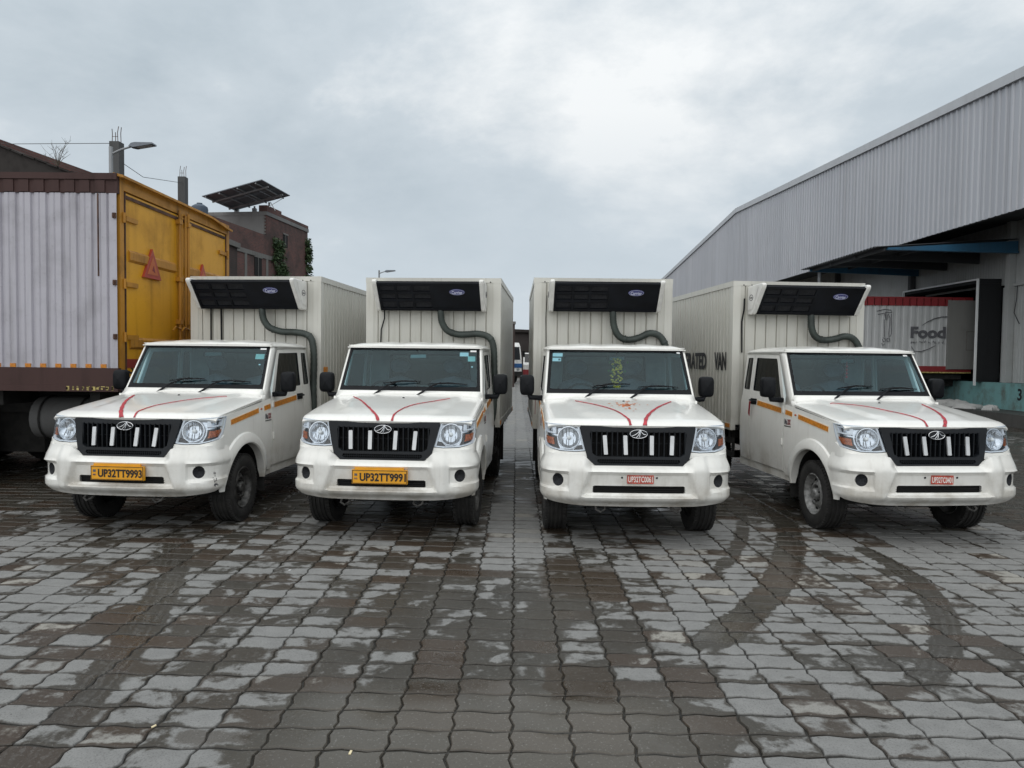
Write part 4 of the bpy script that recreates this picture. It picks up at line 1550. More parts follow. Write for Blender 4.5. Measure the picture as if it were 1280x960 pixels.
def add_hose(un, k):
    dip = {1: 0.035, 2: 0.02, 3: -0.03, 4: 0.0}[k]
    x0 = {1: 0.155, 2: 0.12, 3: 0.105, 4: 0.09}[k]
    swell = {1: -0.010, 2: -0.004, 3: 0.022, 4: 0.018}[k]
    ctrl = [Vector(p) for p in ((x0, 2.70, 2.34), (x0 + 0.003, 2.70, 2.25), (x0 + 0.02, 2.715, 2.13 + dip * 0.5), (x0 + 0.085, 2.74, 2.02 + dip), (x0 + 0.21, 2.765, 1.975 + dip), (0.46, 2.772, 1.985 + dip * 0.6 + swell * 0.4),
                                (0.58, 2.775, 2.008 + swell), (0.69, 2.778, 1.990 + swell), (0.765, 2.780, 1.935), (0.800, 2.782, 1.83), (0.812, 2.782, 1.62), (0.815 - 0.01 * (k % 2), 2.782, 1.30), (0.80, 2.782, 0.95), (0.72, 2.79, 0.72))]
    P = []
    for i in range(len(ctrl) - 1):
        a, b1, c, d = ctrl[max(0, i - 1)], ctrl[i], ctrl[i + 1], ctrl[min(len(ctrl) - 1, i + 2)]
        for k_ in range(8):
            t = k_ / 8
            P.append(0.5 * ((2 * b1) + (c - a) * t + (2 * a - 5 * b1 + 4 * c - d) * t * t + (3 * b1 - a - 3 * c + d) * t ** 3))
    b = MB()
    b.tube(P, [0.041 + (0.0035 if i % 2 else 0) + (0.007 if i in (26 + k, 60 + 2 * k) else 0) for i in range(len(P))], 12)
    b.build('refrigerant_hose', 'hose_rubber', un, 60)


def shrink2(poly, k):
    a_ = sum(p[0] for p in poly) / len(poly)
    b_ = sum(p[1] for p in poly) / len(poly)
    return [((a - a_) * k + a_, (c - b_) * k + b_) for a, c in poly]

proto = truck_proto()
POSE = {1: (-3.657, 6.462, -0.0793), 2: (-1.235, 6.424, -0.0496), 3: (1.110, 6.259, 0.0026), 4: (3.918, 6.466, 0.0821)}
LAB = {1: 'white refrigerated pickup truck with yellow plate ending 9993, parked beside the yellow container doors',
       2: 'white refrigerated pickup truck with yellow plate ending 9991, second from the left',
       3: 'white refrigerated pickup truck with red plate, garland behind windscreen and orange powder on its hood',
       4: 'white refrigerated pickup truck with red plate and van lettering on its box, nearest the warehouse'}
RIB = {1: [[(-0.039, 0.109), (-0.175, 0.327), (-0.359, 0.68), (-0.469, 0.972)], [(0.082, 0.107), (0.061, 0.257), (0.112, 0.48), (0.274, 0.776), (0.538, 1.003)]],
       2: [[(-0.049, 0.127), (-0.214, 0.45), (-0.402, 0.834), (-0.545, 1.059)], [(0.079, 0.116), (0.09, 0.34), (0.182, 0.639), (0.348, 0.839), (0.492, 1.013)]],
       3: [[(-0.069, 0.106), (-0.09, 0.282), (-0.175, 0.577), (-0.312, 0.807), (-0.498, 1.012)], [(0.054, 0.109), (0.122, 0.332), (0.293, 0.717), (0.484, 1.023)]],
       4: [[(-0.081, 0.116), (-0.064, 0.302), (-0.157, 0.549), (-0.279, 0.83), (-0.546, 1.007)], [(0.078, 0.11), (0.196, 0.287), (0.351, 0.652), (0.427, 0.95)]]}
trucks = {}
for k in (1, 2, 3, 4):
    t = proto if k == 1 else copy_tree(proto)
    trucks[k] = t
for k, t in trucks.items():
    x, y, a = POSE[k]
    t.location = (x, y, 0)
    t.rotation_euler = (0, 0, a)
    tag(t, LAB[k], 'truck', 'refrigerated trucks parked in a row')

HALF_W = {1: (0.019, 0.009), 2: (0.013, 0.010), 3: (0.012, 0.018), 4: (0.010, 0.016)}
for k, t in trucks.items():
    hoodo = [c for c in kids(t) if c.name.split('.')[0] == 'hood'][0]
    # ribbons laid over the hood in a V
    for i, pts in enumerate(RIB[k]):
        P = []
        for q in range(len(pts) - 1):
            a, b1, c, d = [Vector(pts[max(0, min(len(pts) - 1, q + z))]) for z in (-1, 0, 1, 2)]
            for s_ in range(10):
                tt = s_ / 10
                P.append(0.5 * ((2 * b1) + (c - a) * tt + (2 * a - 5 * b1 + 4 * c - d) * tt * tt + (3 * b1 - a - 3 * c + d) * tt ** 3))
        P.append(Vector(pts[-1]))
        hw_ = HALF_W[k][i]
        b = MB()
        n = len(P)
        for q, p in enumerate(P):
            tg = (P[min(n - 1, q + 1)] - P[max(0, q - 1)]).normalized()
            nx = Vector((-tg.y, tg.x))
            wd = hw_ * (1 - 0.45 * q / n) * (1 + 0.15 * math.sin(q * 1.3))
            for sg, h in ((-1, 0.004), (0, 0.009), (1, 0.004)):
                pp = p + nx * (sg * wd)
                yy = max(pp.y, hood_front(pp.x) + 0.002)
                z = hood_z(pp.x, yy) - 0.040 * max(0.0, 1 - (yy - hood_front(pp.x)) / 0.10) ** 2.0
                b.v.append(Vector((pp.x, yy - 0.002, z + h)))
        for q in range(n - 1):
            for e2 in (0, 1):
                b.f.append((q * 3 + e2, q * 3 + e2 + 1, q * 3 + e2 + 4, q * 3 + e2 + 3))
        b.build('red_ribbon', 'ribbon_red', hoodo, 60)
    bp = [c for c in kids(t) if c.name.split('.')[0] == 'front_bumper'][0]
    ws = [c for c in kids(t) if c.name.split('.')[0] == 'windscreen'][0]
    bx = [c for c in kids(t) if c.name.split('.')[0] == 'cargo_box'][0]
    # number plates
    if k in (1, 2):
        zc_, yc = 0.598, (-0.004)
        b = MB()
        b.box(-0.255, 0.255, yc - 0.012, yc + 0.02, zc_ - 0.064, zc_ + 0.064)
        b.box(-0.23, 0.22, yc - 0.006, yc + 0.02, zc_ + 0.0645, zc_ + 0.084)
        pl = b.build('number_plate', 'plate_yellow', bp)
        b = MB()
        for q in ((-0.252, 0.252, -0.0605, -0.0565), (-0.252, 0.252, 0.0565, 0.0605), (-0.252, -0.248, -0.056, 0.056), (0.248, 0.252, -0.056, 0.056)):
            b.box(q[0], q[1], yc - 0.0150, yc - 0.0125, zc_ + q[2], zc_ + q[3])
        b.build('plate_border', 'ink', pl)
        me = fit_text('UP32TT9993' if k == 1 else 'UP32TT9991', 0.425, 0.076, 0.028)
        add('plate_number', me, 'ink', pl, (0.030, yc - 0.0150, zc_ - 0.002), (PI / 2, 0, 0))
        b = MB()
        b.box(-0.232, -0.205, yc - 0.0145, yc - 0.0125, zc_ + 0.008, zc_ + 0.03)
        b.build('plate_hologram', 'ink_grey', pl)
        me = fit_text('IND', 0.026, 0.014, 0.01)
        add('plate_country', me, 'logo_blue', pl, (-0.218, yc - 0.0150, zc_ - 0.016), (PI / 2, 0, 0))
    else:
        zc_ = 0.628 if k == 3 else 0.620
        hw_, hh = (0.118, 0.041) if k == 3 else (0.108, 0.041)
        tilt = 0.0 if k == 3 else 0.02
        b = MB()
        b.box(-hw_, hw_, -0.0035, 0.0, -hh, hh)
        pl = b.build('temporary_plate', 'plate_red', bp, loc=(0.008, 0.025, zc_), rot=(0, tilt, 0))
        me = fit_text('UP32TC0061' if k == 3 else 'UP32TC0401', hw_ * 1.84, 0.054, 0.02)
        add('plate_number', me, 'ink_white', pl, (0, -0.0045, -0.001), (PI / 2, 0, 0))

    def gpt(u, v, off):
        hw2 = 0.781 + (0.739 - 0.781) * v
        return Vector((hw2 * u, 1.285 + 0.293 * v + 0.045 * u * u + off, 1.323 + 0.474 * v - off * 0.25))

    def sticker(u0, u1, v0, v1, mat, nm='windscreen_sticker', off=0.0115):
        V = [gpt(u, v, off + dd) for dd in (0, 0.001) for u, v in ((u0, v0), (u1, v0), (u1, v1), (u0, v1))]
        return add(nm, new_mesh(nm, V, [(0, 1, 2, 3), (7, 6, 5, 4), (0, 4, 5, 1), (1, 5, 6, 2), (2, 6, 7, 3), (3, 7, 4, 0)]), mat, ws)
    if k in (1, 2):
        sticker(0.86, 0.95, 0.915, 0.955, 'sticker_white', off=0.0)
        s1 = sticker(0.80 if k == 1 else 0.82, 0.93, 0.70, 0.82, 'sticker_green')
        if k == 2:
            sticker(0.70, 0.83, 0.82, 0.91, 'sticker_white')
            b = MB()
            b.box(-0.04, 0.22, 1.42, 1.56, 1.3225, 1.3255)
            b.build('paper_sheet', 'paper', t)
        sticker(0.87, 0.895, 0.56, 0.585, 'sticker_white')
    if k == 3:
        s1 = sticker(-0.945, -0.80, 0.84, 0.92, 'sticker_white')
        s2 = sticker(-0.945, -0.82, 0.73, 0.81, 'sticker_white')
        sticker(-0.86, -0.83, 0.75, 0.79, 'ink_grey', off=0.0095)
        sticker(0.90, 0.95, 0.93, 0.965, 'sticker_white', off=0.0)
        # garland of marigolds hanging from the mirror
        b = MB()
        rg = random.Random(5)
        for q in range(90):
            z = 1.70 - 0.33 * rg.random()
            wd = 0.085 * (0.55 + 0.45 * math.sin((1.70 - z) / 0.33 * PI))
            b.lathe([(0, 0.011), (0.011, 0.006), (0.014, -0.002), (0, -0.010)], 6, Matrix.Translation((0.02 + rg.uniform(-wd, wd) * 0.75, 1.70 + rg.uniform(-0.02, 0.02), z)))
        b.build('marigold_garland', 'garland_yellow', t, 60)
        b = MB()
        for q in range(14):
            z = 1.72 - 0.20 * rg.random()
            x_ = 0.02 + rg.uniform(-0.13, 0.13)
            b.raw([Vector((x_, 1.705, z)), Vector((x_ + 0.022, 1.70, z + 0.006)), Vector((x_ + 0.012, 1.70, z - 0.022))], [(0, 1, 2)])
        b.build('garland_leaves', 'garland_green', t)
        # powder smear on the hood
        b = MB()
        for q in range(70):
            rr = abs(rg.gauss(0, 0.085))
            th = rg.uniform(0, 2 * PI)
            x_, y_ = 0.015 + rr * 1.3 * math.cos(th), 0.80 + rr * 1.5 * math.sin(th)
            sz = rg.uniform(0.004, 0.017)
            n0 = len(b.v)
            kk = 7
            for i2 in range(kk):
                a2 = 2 * PI * i2 / kk
                r2 = sz * rg.uniform(0.6, 1.3)
                px_, py_ = x_ + r2 * math.cos(a2), y_ + r2 * 1.4 * math.sin(a2)
                b.v.append(Vector((px_, py_, hood_z(px_, py_) + 0.0025)))
            b.f.append(tuple(range(n0, n0 + kk)))
        b.build('powder_mark', 'powder', hoodo)
    if k == 4:
        sticker(0.84, 0.91, 0.93, 0.965, 'sticker_white', off=0.0)
        b = MB()
        b.tube([(0.02, 1.70, 1.70), (0.02, 1.70, 1.52)], 0.004, 5)
        for z in (1.64, 1.60, 1.56, 1.52):
            b.lathe([(0, 0.018), (0.014, 0.006), (0.016, -0.006), (0, -0.018)], 8, Matrix.Translation((0.02, 1.70, z)))
        b.build('hanging_beads', 'cloth_red', t, 50)
        for word, y0, y1 in (('VAN', 3.035, 3.47), ('REFRIGERATED', 3.79, 5.54)):
            me = fit_text(word, y1 - y0, 0.245, 0.035)
            add('lettering', me, 'ink', bx, (-0.8895, (y0 + y1) / 2, 1.685), (PI / 2, 0, -PI / 2))
    add_hose([c for c in kids(t) if c.name.split('.')[0] == 'cooling_unit'][0], k)
    for c in kids(t):
        if c.name.split('.')[0] == 'front_wheel':
            c.rotation_euler.z += {1: 0.05, 2: -0.03, 3: 0.015, 4: -0.06}[k]
        if c.name.split('.')[0] in ('front_wheel', 'rear_wheel'):
            c.rotation_euler.x = random.uniform(0, 6.28) if abs(c.rotation_euler.z) < 1 else -random.uniform(0, 6.28)
            if k == 4:
                for g in kids(c):
                    if g.name.split('.')[0] == 'rim':
                        g.material_slots[0].link = 'OBJECT'
                        g.material_slots[0].material = M['rim_grey']
    # loose cables and bits that differ from truck to truck
    b = MB()
    if k == 1:
        MB().tube([(-0.60, 2.828, 2.32), (-0.60, 2.828, 1.80)], 0.009, 6).build('cable', 'black_plastic', bx, 50)
        b.tube([(-0.46, 2.828, 2.32), (-0.455, 2.828, 1.80)], 0.011, 6)
    elif k == 2:
        b.tube([(-0.62, 2.74, 2.33), (-0.63, 2.80, 2.20), (-0.68, 2.825, 2.05), (-0.69, 2.83, 1.80)], 0.009, 6)
    elif k == 3:
        b.tube([(-0.72, 2.828, 2.50), (-0.735, 2.828, 2.2), (-0.72, 2.828, 1.80)], 0.004, 6)
    else:
        b.tube([(-0.74, 2.83, 2.50), (-0.75, 2.82, 2.35), (-0.77, 2.83, 2.2), (-0.765, 2.82, 1.8)], 0.010, 6)
    b.build('cable', 'black_plastic', bx, 50)
    if k == 1:
        b = MB()
        b.box(0.8815, 0.896, 2.95, 3.07, 1.46, 1.55)
        b.build('side_reflector', 'tape_orange', bx)
        b = MB()
        rg = random.Random(9)
        for q in range(14):
            s_, z_ = 0.90 + rg.uniform(-0.02, 0.02), rg.uniform(0.47, 0.62)
            p = bumper_map(s_, z_, -0.0025)
            u_ = Vector((0.35, 0.9, 0)) * rg.uniform(0.004, 0.008)
            v_ = Vector((0, 0, 1)) * rg.uniform(0.004, 0.012)
            b.face([p - u_ - v_, p + u_ * 0.8 - v_, p + u_ + v_ * 0.7, p - u_ * 0.6 + v_])
        b.build('paint_scuffs', 'ink_grey', bp)
    if k in (3, 4):
        dl = [c for c in kids(t) if c.name.split('.')[0] == 'door']
        b = MB()
        b.raw([Vector((-0.870, 2.27, 1.20)), Vector((-0.874, 2.30, 1.20)), Vector((-0.872, 2.33, 1.05)), Vector((-0.875, 2.29, 1.02)), Vector((-0.866, 2.27, 1.20)), Vector((-0.868, 2.30, 1.20)), Vector((-0.866, 2.33, 1.05)), Vector((-0.868, 2.29, 1.02))],
              [(0, 1, 2, 3), (7, 6, 5, 4), (0, 4, 5, 1), (1, 5, 6, 2), (2, 6, 7, 3), (3, 7, 4, 0)])
        b.build('red_tassel', 'cloth_red', dl[0] if dl else t)


# ------------------------------------------------------------------ materials of the surroundings
def weathered(name, col, dirt, amount=0.6, rough=0.6, metal=0.0, streak_scale=(9, 9, 0.6), patch=1.6):
    """old paint or sheet metal: blotches and vertical run marks"""
    k = Nodes(name)
    p = k.pos()
    a = k.noise(k.scaled(p, *streak_scale), 1.0, 5)
    b = k.noise(p, patch, 7, 0.62)
    c = k.noise(p, 22, 4)
    d = k.math('ADD', k.math('MULTIPLY', k.ss(a, 0.48, 0.78), 0.55), k.math('MULTIPLY', k.ss(b, 0.45, 0.75), 0.5))
    d = k.math('ADD', d, k.math('MULTIPLY', k.ss(c, 0.60, 0.72), 0.22))
    d = k.math('MULTIPLY', d, amount, clamp=True)
    k.set(Base_Color=k.mix(d, k.mix(k.noise(p, 0.5, 3), tuple(q * 0.9 for q in col), col), dirt), Metallic=metal)
    k.set(Roughness=k.math('ADD', k.math('MULTIPLY', d, 0.3), rough, clamp=True))
    M[name] = k.m


def brick_mat(name, c1, c2, mortar, dark):
    k = Nodes(name)
    p = k.pos()
    x, y, z = k.xyz(p)
    cb = k.n('CombineXYZ')
    k.l(k.math('ADD', x, y), cb.inputs[0])
    k.l(z, cb.inputs[1])
    t = k.n('TexBrick')
    k.l(cb.outputs[0], t.inputs['Vector'])
    t.inputs['Scale'].default_value = 1.0
    t.inputs['Brick Width'].default_value = 0.24
    t.inputs['Row Height'].default_value = 0.085
    t.inputs['Mortar Size'].default_value = 0.012
    t.inputs['Color1'].default_value = (*c1, 1)
    t.inputs['Color2'].default_value = (*c2, 1)
    t.inputs['Mortar'].default_value = (*mortar, 1)
    n = k.noise(p, 0.8, 6, 0.6)
    k.set(Base_Color=k.mix(k.ss(n, 0.42, 0.72), t.outputs['Color'], dark), Roughness=0.9)
    k.bump(t.outputs['Fac'], -0.4, 0.01)
    M[name] = k.m


weathered('cladding_grey', (0.455, 0.465, 0.50), (0.31, 0.315, 0.34), 0.5, 0.45, 0.15, (5, 5, 0.12), 0.4)
k_ = Nodes('cladding_grey')
p_ = k_.pos()
yy_ = k_.xyz(p_)[1]
wn1 = k_.n('TexWhiteNoise', noise_dimensions='1D')
k_.l(k_.math('FLOOR', k_.math('DIVIDE', yy_, 1.02)), wn1.inputs['W'])
lap = k_.math('ABSOLUTE', k_.math('SUBTRACT', k_.math('FRACT', k_.math('DIVIDE', yy_, 1.02)), 0.5))
st_ = k_.noise(k_.scaled(p_, 4.0, 4.0, 0.10), 1.0, 6)
bl_ = k_.noise(p_, 0.45, 5)
c_ = k_.mix(wn1.outputs['Value'], (0.425, 0.435, 0.468), (0.475, 0.485, 0.52))
c_ = k_.mix(k_.math('MULTIPLY', k_.ss(st_, 0.45, 0.75), 0.55), c_, (0.33, 0.33, 0.345))
c_ = k_.mix(k_.math('MULTIPLY', k_.ss(bl_, 0.5, 0.75), 0.25), c_, (0.52, 0.52, 0.54))
c_ = k_.mix(k_.math('MULTIPLY', k_.ss(lap, 0.485, 0.495), 0.5), c_, (0.20, 0.20, 0.21))
k_.set(Base_Color=c_, Roughness=0.48, Metallic=0.15)
M['cladding_grey'] = k_.m
weathered('flashing', (0.52, 0.53, 0.55), (0.36, 0.36, 0.37), 0.5, 0.45, 0.1)
weathered('wall_sheet', (0.40, 0.41, 0.41), (0.24, 0.235, 0.21), 0.6, 0.55, 0.0, (6, 6, 0.4))
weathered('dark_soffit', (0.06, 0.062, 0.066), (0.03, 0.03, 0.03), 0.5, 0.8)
weathered('canopy_sheet', (0.045, 0.047, 0.052), (0.025, 0.025, 0.027), 0.5, 0.6)
weathered('blue_steel', (0.030, 0.115, 0.205), (0.03, 0.045, 0.06), 0.7, 0.45, 0.0)
weathered('teal_paint', (0.16, 0.33, 0.335), (0.09, 0.075, 0.055), 1.0, 0.7, 0.0, (3, 3, 1.2), 3.5)
weathered('wet_concrete', (0.070, 0.068, 0.064), (0.03, 0.03, 0.028), 0.8, 0.5)
weathered('concrete', (0.17, 0.165, 0.155), (0.08, 0.075, 0.07), 0.7, 0.85)
weathered('plaster_grey', (0.19, 0.188, 0.185), (0.10, 0.097, 0.094), 0.6, 0.9)
weathered('pillar_dark', (0.085, 0.085, 0.085), (0.05, 0.048, 0.046), 0.6, 0.9)  # concrete darkened in its colour for the backlit pillars, shared with the tank
weathered('shelter_black', (0.006, 0.007, 0.009), (0.012, 0.012, 0.013), 0.5, 0.8)
weathered('white_trim', (0.75, 0.76, 0.77), (0.5, 0.5, 0.5), 0.3, 0.5)
weathered('container_white', (0.46, 0.445, 0.49), (0.22, 0.21, 0.225), 0.75, 0.5, 0.0, (7, 7, 0.5), 2.0)
weathered('container_maroon', (0.052, 0.022, 0.019), (0.028, 0.018, 0.016), 0.7, 0.75)
weathered('container_yellow', (0.68, 0.335, 0.010), (0.20, 0.085, 0.012), 0.85, 0.45, 0.0, (5, 5, 0.45), 1.4)
weathered('yellow_trim', (0.46, 0.21, 0.018), (0.12, 0.06, 0.02), 0.95, 0.5, 0.0, (8, 8, 1.0), 3.0)
weathered('triangle_red', (0.40, 0.055, 0.03), (0.22, 0.05, 0.03), 0.6, 0.4)
weathered('triangle_orange', (0.52, 0.14, 0.035), (0.30, 0.06, 0.02), 0.6, 0.4)
weathered('stripe_red', (0.26, 0.03, 0.025), (0.14, 0.03, 0.02), 0.6, 0.5)
weathered('food_white', (0.48, 0.49, 0.495), (0.30, 0.295, 0.29), 0.6, 0.5, 0.0, (6, 6, 0.4))
weathered('food_red', (0.24, 0.02, 0.025), (0.12, 0.02, 0.02), 0.5, 0.5)
weathered('door_grey', (0.21, 0.21, 0.20), (0.12, 0.115, 0.11), 0.6, 0.5)
weathered('tile_roof', (0.030, 0.025, 0.023), (0.016, 0.014, 0.013), 0.8, 0.9, 0.0, (2, 2, 2), 5.0)
weathered('panel_back', (0.17, 0.19, 0.22), (0.09, 0.10, 0.115), 0.4, 0.5)
weathered('galvanised', (0.30, 0.31, 0.32), (0.18, 0.18, 0.18), 0.5, 0.5, 0.3)
weathered('shed_dark', (0.050, 0.042, 0.040), (0.025, 0.022, 0.022), 0.6, 0.9)
weathered('sack_white', (0.45, 0.45, 0.44), (0.22, 0.21, 0.20), 0.6, 0.6)
weathered('tank_blue', (0.05, 0.075, 0.11), (0.03, 0.04, 0.05), 0.5, 0.5)
brick_mat('brick', (0.15, 0.058, 0.046), (0.10, 0.044, 0.037), (0.10, 0.085, 0.08), (0.05, 0.035, 0.032))
brick_mat('brick_dark', (0.07, 0.036, 0.030), (0.05, 0.030, 0.026), (0.055, 0.05, 0.045), (0.03, 0.024, 0.022))
plain('glass_dark', (0.012, 0.014, 0.016), 0.15, var=0.1)
plain('rust', (0.09, 0.045, 0.03), 0.85, var=0.3)
plain('cab_white', (0.72, 0.72, 0.70), 0.4, var=0.08)
plain('cab_blue', (0.03, 0.10, 0.26), 0.4, var=0.1)
plain('faded_yellow', (0.42, 0.34, 0.12), 0.7, var=0.3, scale=30)
plain('twig', (0.10, 0.08, 0.06), 0.9, var=0.2)
plain('wire', (0.04, 0.04, 0.042), 0.7, var=0.1)


def leaf_mat(name, c1, c2):
    k = Nodes(name)
    r_ = k.n('Attribute', attribute_name='rnd').outputs['Fac']
    k.set(Base_Color=k.mix(r_, c1, c2), Roughness=0.6)
    M[name] = k.m


leaf_mat('leaf_ivy', (0.022, 0.050, 0.018), (0.060, 0.100, 0.035))
leaf_mat('leaf_tree', (0.018, 0.035, 0.016), (0.050, 0.080, 0.035))
plain('bark', (0.07, 0.055, 0.042), 0.9, var=0.25)


def leaves(name, mat, clumps, n, size, parent, seed=1):
    rg = random.Random(seed)
    V, Fc, A = [], [], []
    for i in range(n):
        c, r_ = rg.choice(clumps)
        d = Vector((rg.gauss(0, 1), rg.gauss(0, 1), rg.gauss(0, 1)))
        d = d.normalized() * (rg.random() ** 0.45)
        p = Vector(c) + Vector((d.x * r_[0], d.y * r_[1], d.z * r_[2]))
        u = Vector((rg.gauss(0, 1), rg.gauss(0, 1), rg.gauss(0, 0.6))).normalized()
        w_ = u.cross(Vector((rg.gauss(0, 1), rg.gauss(0, 1), rg.gauss(0, 1)))).normalized()
        s_ = size * rg.uniform(0.6, 1.35)
        n0 = len(V)
        V += [p - u * s_, p + w_ * s_ * 0.42 - u * s_ * 0.1, p + u * s_, p - w_ * s_ * 0.42 - u * s_ * 0.1]
        Fc.append((n0, n0 + 1, n0 + 2, n0 + 3))
        A += [rg.random()] * 4
    me = new_mesh(name, V, Fc, recalc=False)
    set_attr(me, 'rnd', A)
    return add(name, me, mat, parent)


# ------------------------------------------------------------------ warehouse on the right
wh = tag(empty('warehouse', (12.5, 20, 0)), 'long grey corrugated warehouse with shallow gable along the right side', 'warehouse')
inv_wh = Matrix.Translation((-12.5, -20, 0))
CX = 12.5
ZB = 5.545


def ztop(y):
    return 8.94 + (y - 17.4) * 0.0590 if y < 40.8 else 10.32 - (y - 40.8) * 0.0840


b = MB()
prof = []
y = 4.0
while y < 66:
    prof += [(y, 0.0), (y + 0.165, 0.0), (y + 0.185, -0.038), (y + 0.235, -0.038)]
    y += 0.255
for (y_, o_) in prof:
    b.v += [Vector((CX + o_, y_, ZB)), Vector((CX + o_, y_, ztop(y_)))]
for i in range(len(prof) - 1):
    b.f.append((2 * i, 2 * i + 1, 2 * i + 3, 2 * i + 2))
b.v = [inv_wh @ v for v in b.v]
b.build('cladding', 'cladding_grey', wh)
b = MB()
for y0, y1 in ((4, 29.0), (29.01, 40.8), (40.81, 66)):
    k = [Vector((x_, y_, ztop(y_ - 0.001) + dz)) for y_ in (y0, y1) for x_, dz in ((CX - 0.10, -0.20), (CX + 0.25, -0.20), (CX + 0.25, 0.06), (CX - 0.10, 0.06))]
    b.raw([inv_wh @ p for p in k], [(0, 1, 2, 3), (7, 6, 5, 4), (0, 4, 5, 1), (1, 5, 6, 2), (2, 6, 7, 3), (3, 7, 4, 0)])
b.build('roof_flashing', 'flashing', wh)
b = MB()
for y0, y1 in ((4, 40.8), (40.8, 66)):
    b.face([inv_wh @ Vector(p) for p in ((CX + 0.2, y0, ztop(y0 + 0.001) - 0.1), (CX + 30, y0, ztop(y0 + 0.001) - 0.1), (CX + 30, y1, ztop(y1) - 0.1), (CX + 0.2, y1, ztop(y1) - 0.1))])
b.build('roof', 'cladding_grey', wh)
b = MB()
for y_ in (4.0, 66.0):
    b.box(CX + 0.05, CX + 30, y_ - 0.1, y_ + 0.1, 0, ztop(y_) - 0.15)
b.v = [inv_wh @ v for v in b.v]
b.build('end_wall', 'cladding_grey', wh)
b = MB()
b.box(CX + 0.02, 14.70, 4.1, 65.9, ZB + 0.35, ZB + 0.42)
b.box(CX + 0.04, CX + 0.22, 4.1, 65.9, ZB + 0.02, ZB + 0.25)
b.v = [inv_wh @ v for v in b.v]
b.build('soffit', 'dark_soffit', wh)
XW = 14.70
# lower wall: ribbed panels in two tiers, left open at the dock door
def wall_panel_mesh(h):
    b = MB()
    prof = [(0.004, 0.0)]
    for i in range(8):
        x = 0.06 + i * 0.125
        prof += [(x - 0.012, 0.0), (x, 0.012), (x + 0.012, 0.0)]
    prof.append((0.996, 0.0))
    poly = prof + [(0.996, 0.06), (0.004, 0.06)]
    b.prism([(o_, y_) for y_, o_ in poly], 0, h, 'z')
    return b.mesh('wall_panel')


pm_lo, pm_hi = wall_panel_mesh(2.85), wall_panel_mesh(1.88)
for i in range(60):
    y_ = 5.6 + i
    if y_ > 64:
        break
    if not (21.5 < y_ + 0.5 < 25.7):
        add('wall_panel', pm_lo, 'wall_sheet', wh, (XW - 12.5, y_ - 20, 1.13))
    add('wall_panel', pm_hi, 'wall_sheet', wh, (XW - 12.5, y_ - 20, 4.06))
b = MB()
b.box(XW - 0.07, XW - 0.004, 4.5, 21.4, 3.985, 4.055)
b.box(XW - 0.07, XW - 0.004, 26.0, 64, 3.985, 4.055)
b.v = [inv_wh @ v for v in b.v]
b.build('wall_rail', 'wall_sheet', wh)
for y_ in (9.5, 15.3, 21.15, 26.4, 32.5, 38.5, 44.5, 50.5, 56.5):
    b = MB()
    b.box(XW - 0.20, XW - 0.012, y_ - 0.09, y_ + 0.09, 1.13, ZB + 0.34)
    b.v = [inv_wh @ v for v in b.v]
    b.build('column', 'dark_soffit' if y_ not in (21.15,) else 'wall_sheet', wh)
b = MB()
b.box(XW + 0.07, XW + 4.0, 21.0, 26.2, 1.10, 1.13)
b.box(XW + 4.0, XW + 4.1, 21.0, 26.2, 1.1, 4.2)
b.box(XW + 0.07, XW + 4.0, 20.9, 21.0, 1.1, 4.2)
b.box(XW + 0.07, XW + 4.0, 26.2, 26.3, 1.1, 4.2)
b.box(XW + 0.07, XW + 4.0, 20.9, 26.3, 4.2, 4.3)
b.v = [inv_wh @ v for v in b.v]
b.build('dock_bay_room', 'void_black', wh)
b = MB()
b.tube([inv_wh @ Vector(p) for p in ((XW - 0.03, 20.95, 4.02), (XW - 0.05, 20.93, 3.6), (XW - 0.06, 21.0, 3.2), (XW - 0.05, 20.85, 2.95), (XW - 0.05, 20.78, 2.86))], 0.012, 5)
b.build('loose_cable', 'wire', wh)

# canopy over the dock
cn = tag(empty('dock_canopy', (10.5, 21.0, 0)), 'dark sheet canopy with a blue steel beam under the warehouse cladding', 'canopy')
b = MB()
yy = 20.95
pts = []
while yy < 26.3:
    pts += [(yy, 0.0), (yy + 0.09, 0.0), (yy + 0.11, 0.03), (yy + 0.17, 0.03)]
    yy += 0.19
for o_, in ((0.0,), (0.012,)):
    for y_, dz in pts:
        b.v += [Vector((0.0, y_ - 21.0, 5.06 + dz + o_)), Vector((4.2, y_ - 21.0, 5.34 + dz + o_))]
n = len(pts)
for s_ in (0, 1):
    for i in range(n - 1):
        b.f.append((s_ * 2 * n + 2 * i, s_ * 2 * n + 2 * i + 1, s_ * 2 * n + 2 * i + 3, s_ * 2 * n + 2 * i + 2))
for i in range(n - 1):
    b.f.append((2 * i, 2 * i + 2, 2 * n + 2 * i + 2, 2 * n + 2 * i))
b.build('canopy_sheet', 'canopy_sheet', cn)
b = MB()
b.prism([(0.35, 5.03), (4.15, 4.99), (4.15, 5.29), (0.35, 5.055)], -0.06, 0.02, 'y')
b.prism([(0.35, 4.99), (4.15, 4.93), (4.15, 4.985), (0.35, 5.025)], -0.10, 0.06, 'y')
b.build('side_beam', 'blue_steel', cn)
for y_, nm in ((1.7, 'purlin'), (3.4, 'purlin'), (5.1, 'far_beam')):
    b = MB()
    b.prism([(0.2, 4.97), (4.15, 4.85), (4.15, 5.28), (0.2, 5.05)], y_ - 0.04, y_ + 0.04, 'y')
    b.build('rafter', 'blue_steel' if nm == 'far_beam' else 'canopy_sheet', cn)
for x_ in (0.3, 1.6, 2.9):
    b = MB()
    b.box(x_ - 0.03, x_ + 0.03, 0.03, 5.25, 4.955 + x_ * 0.066, 5.035 + x_ * 0.066)
    b.build('purlin', 'canopy_sheet', cn)
b = MB()
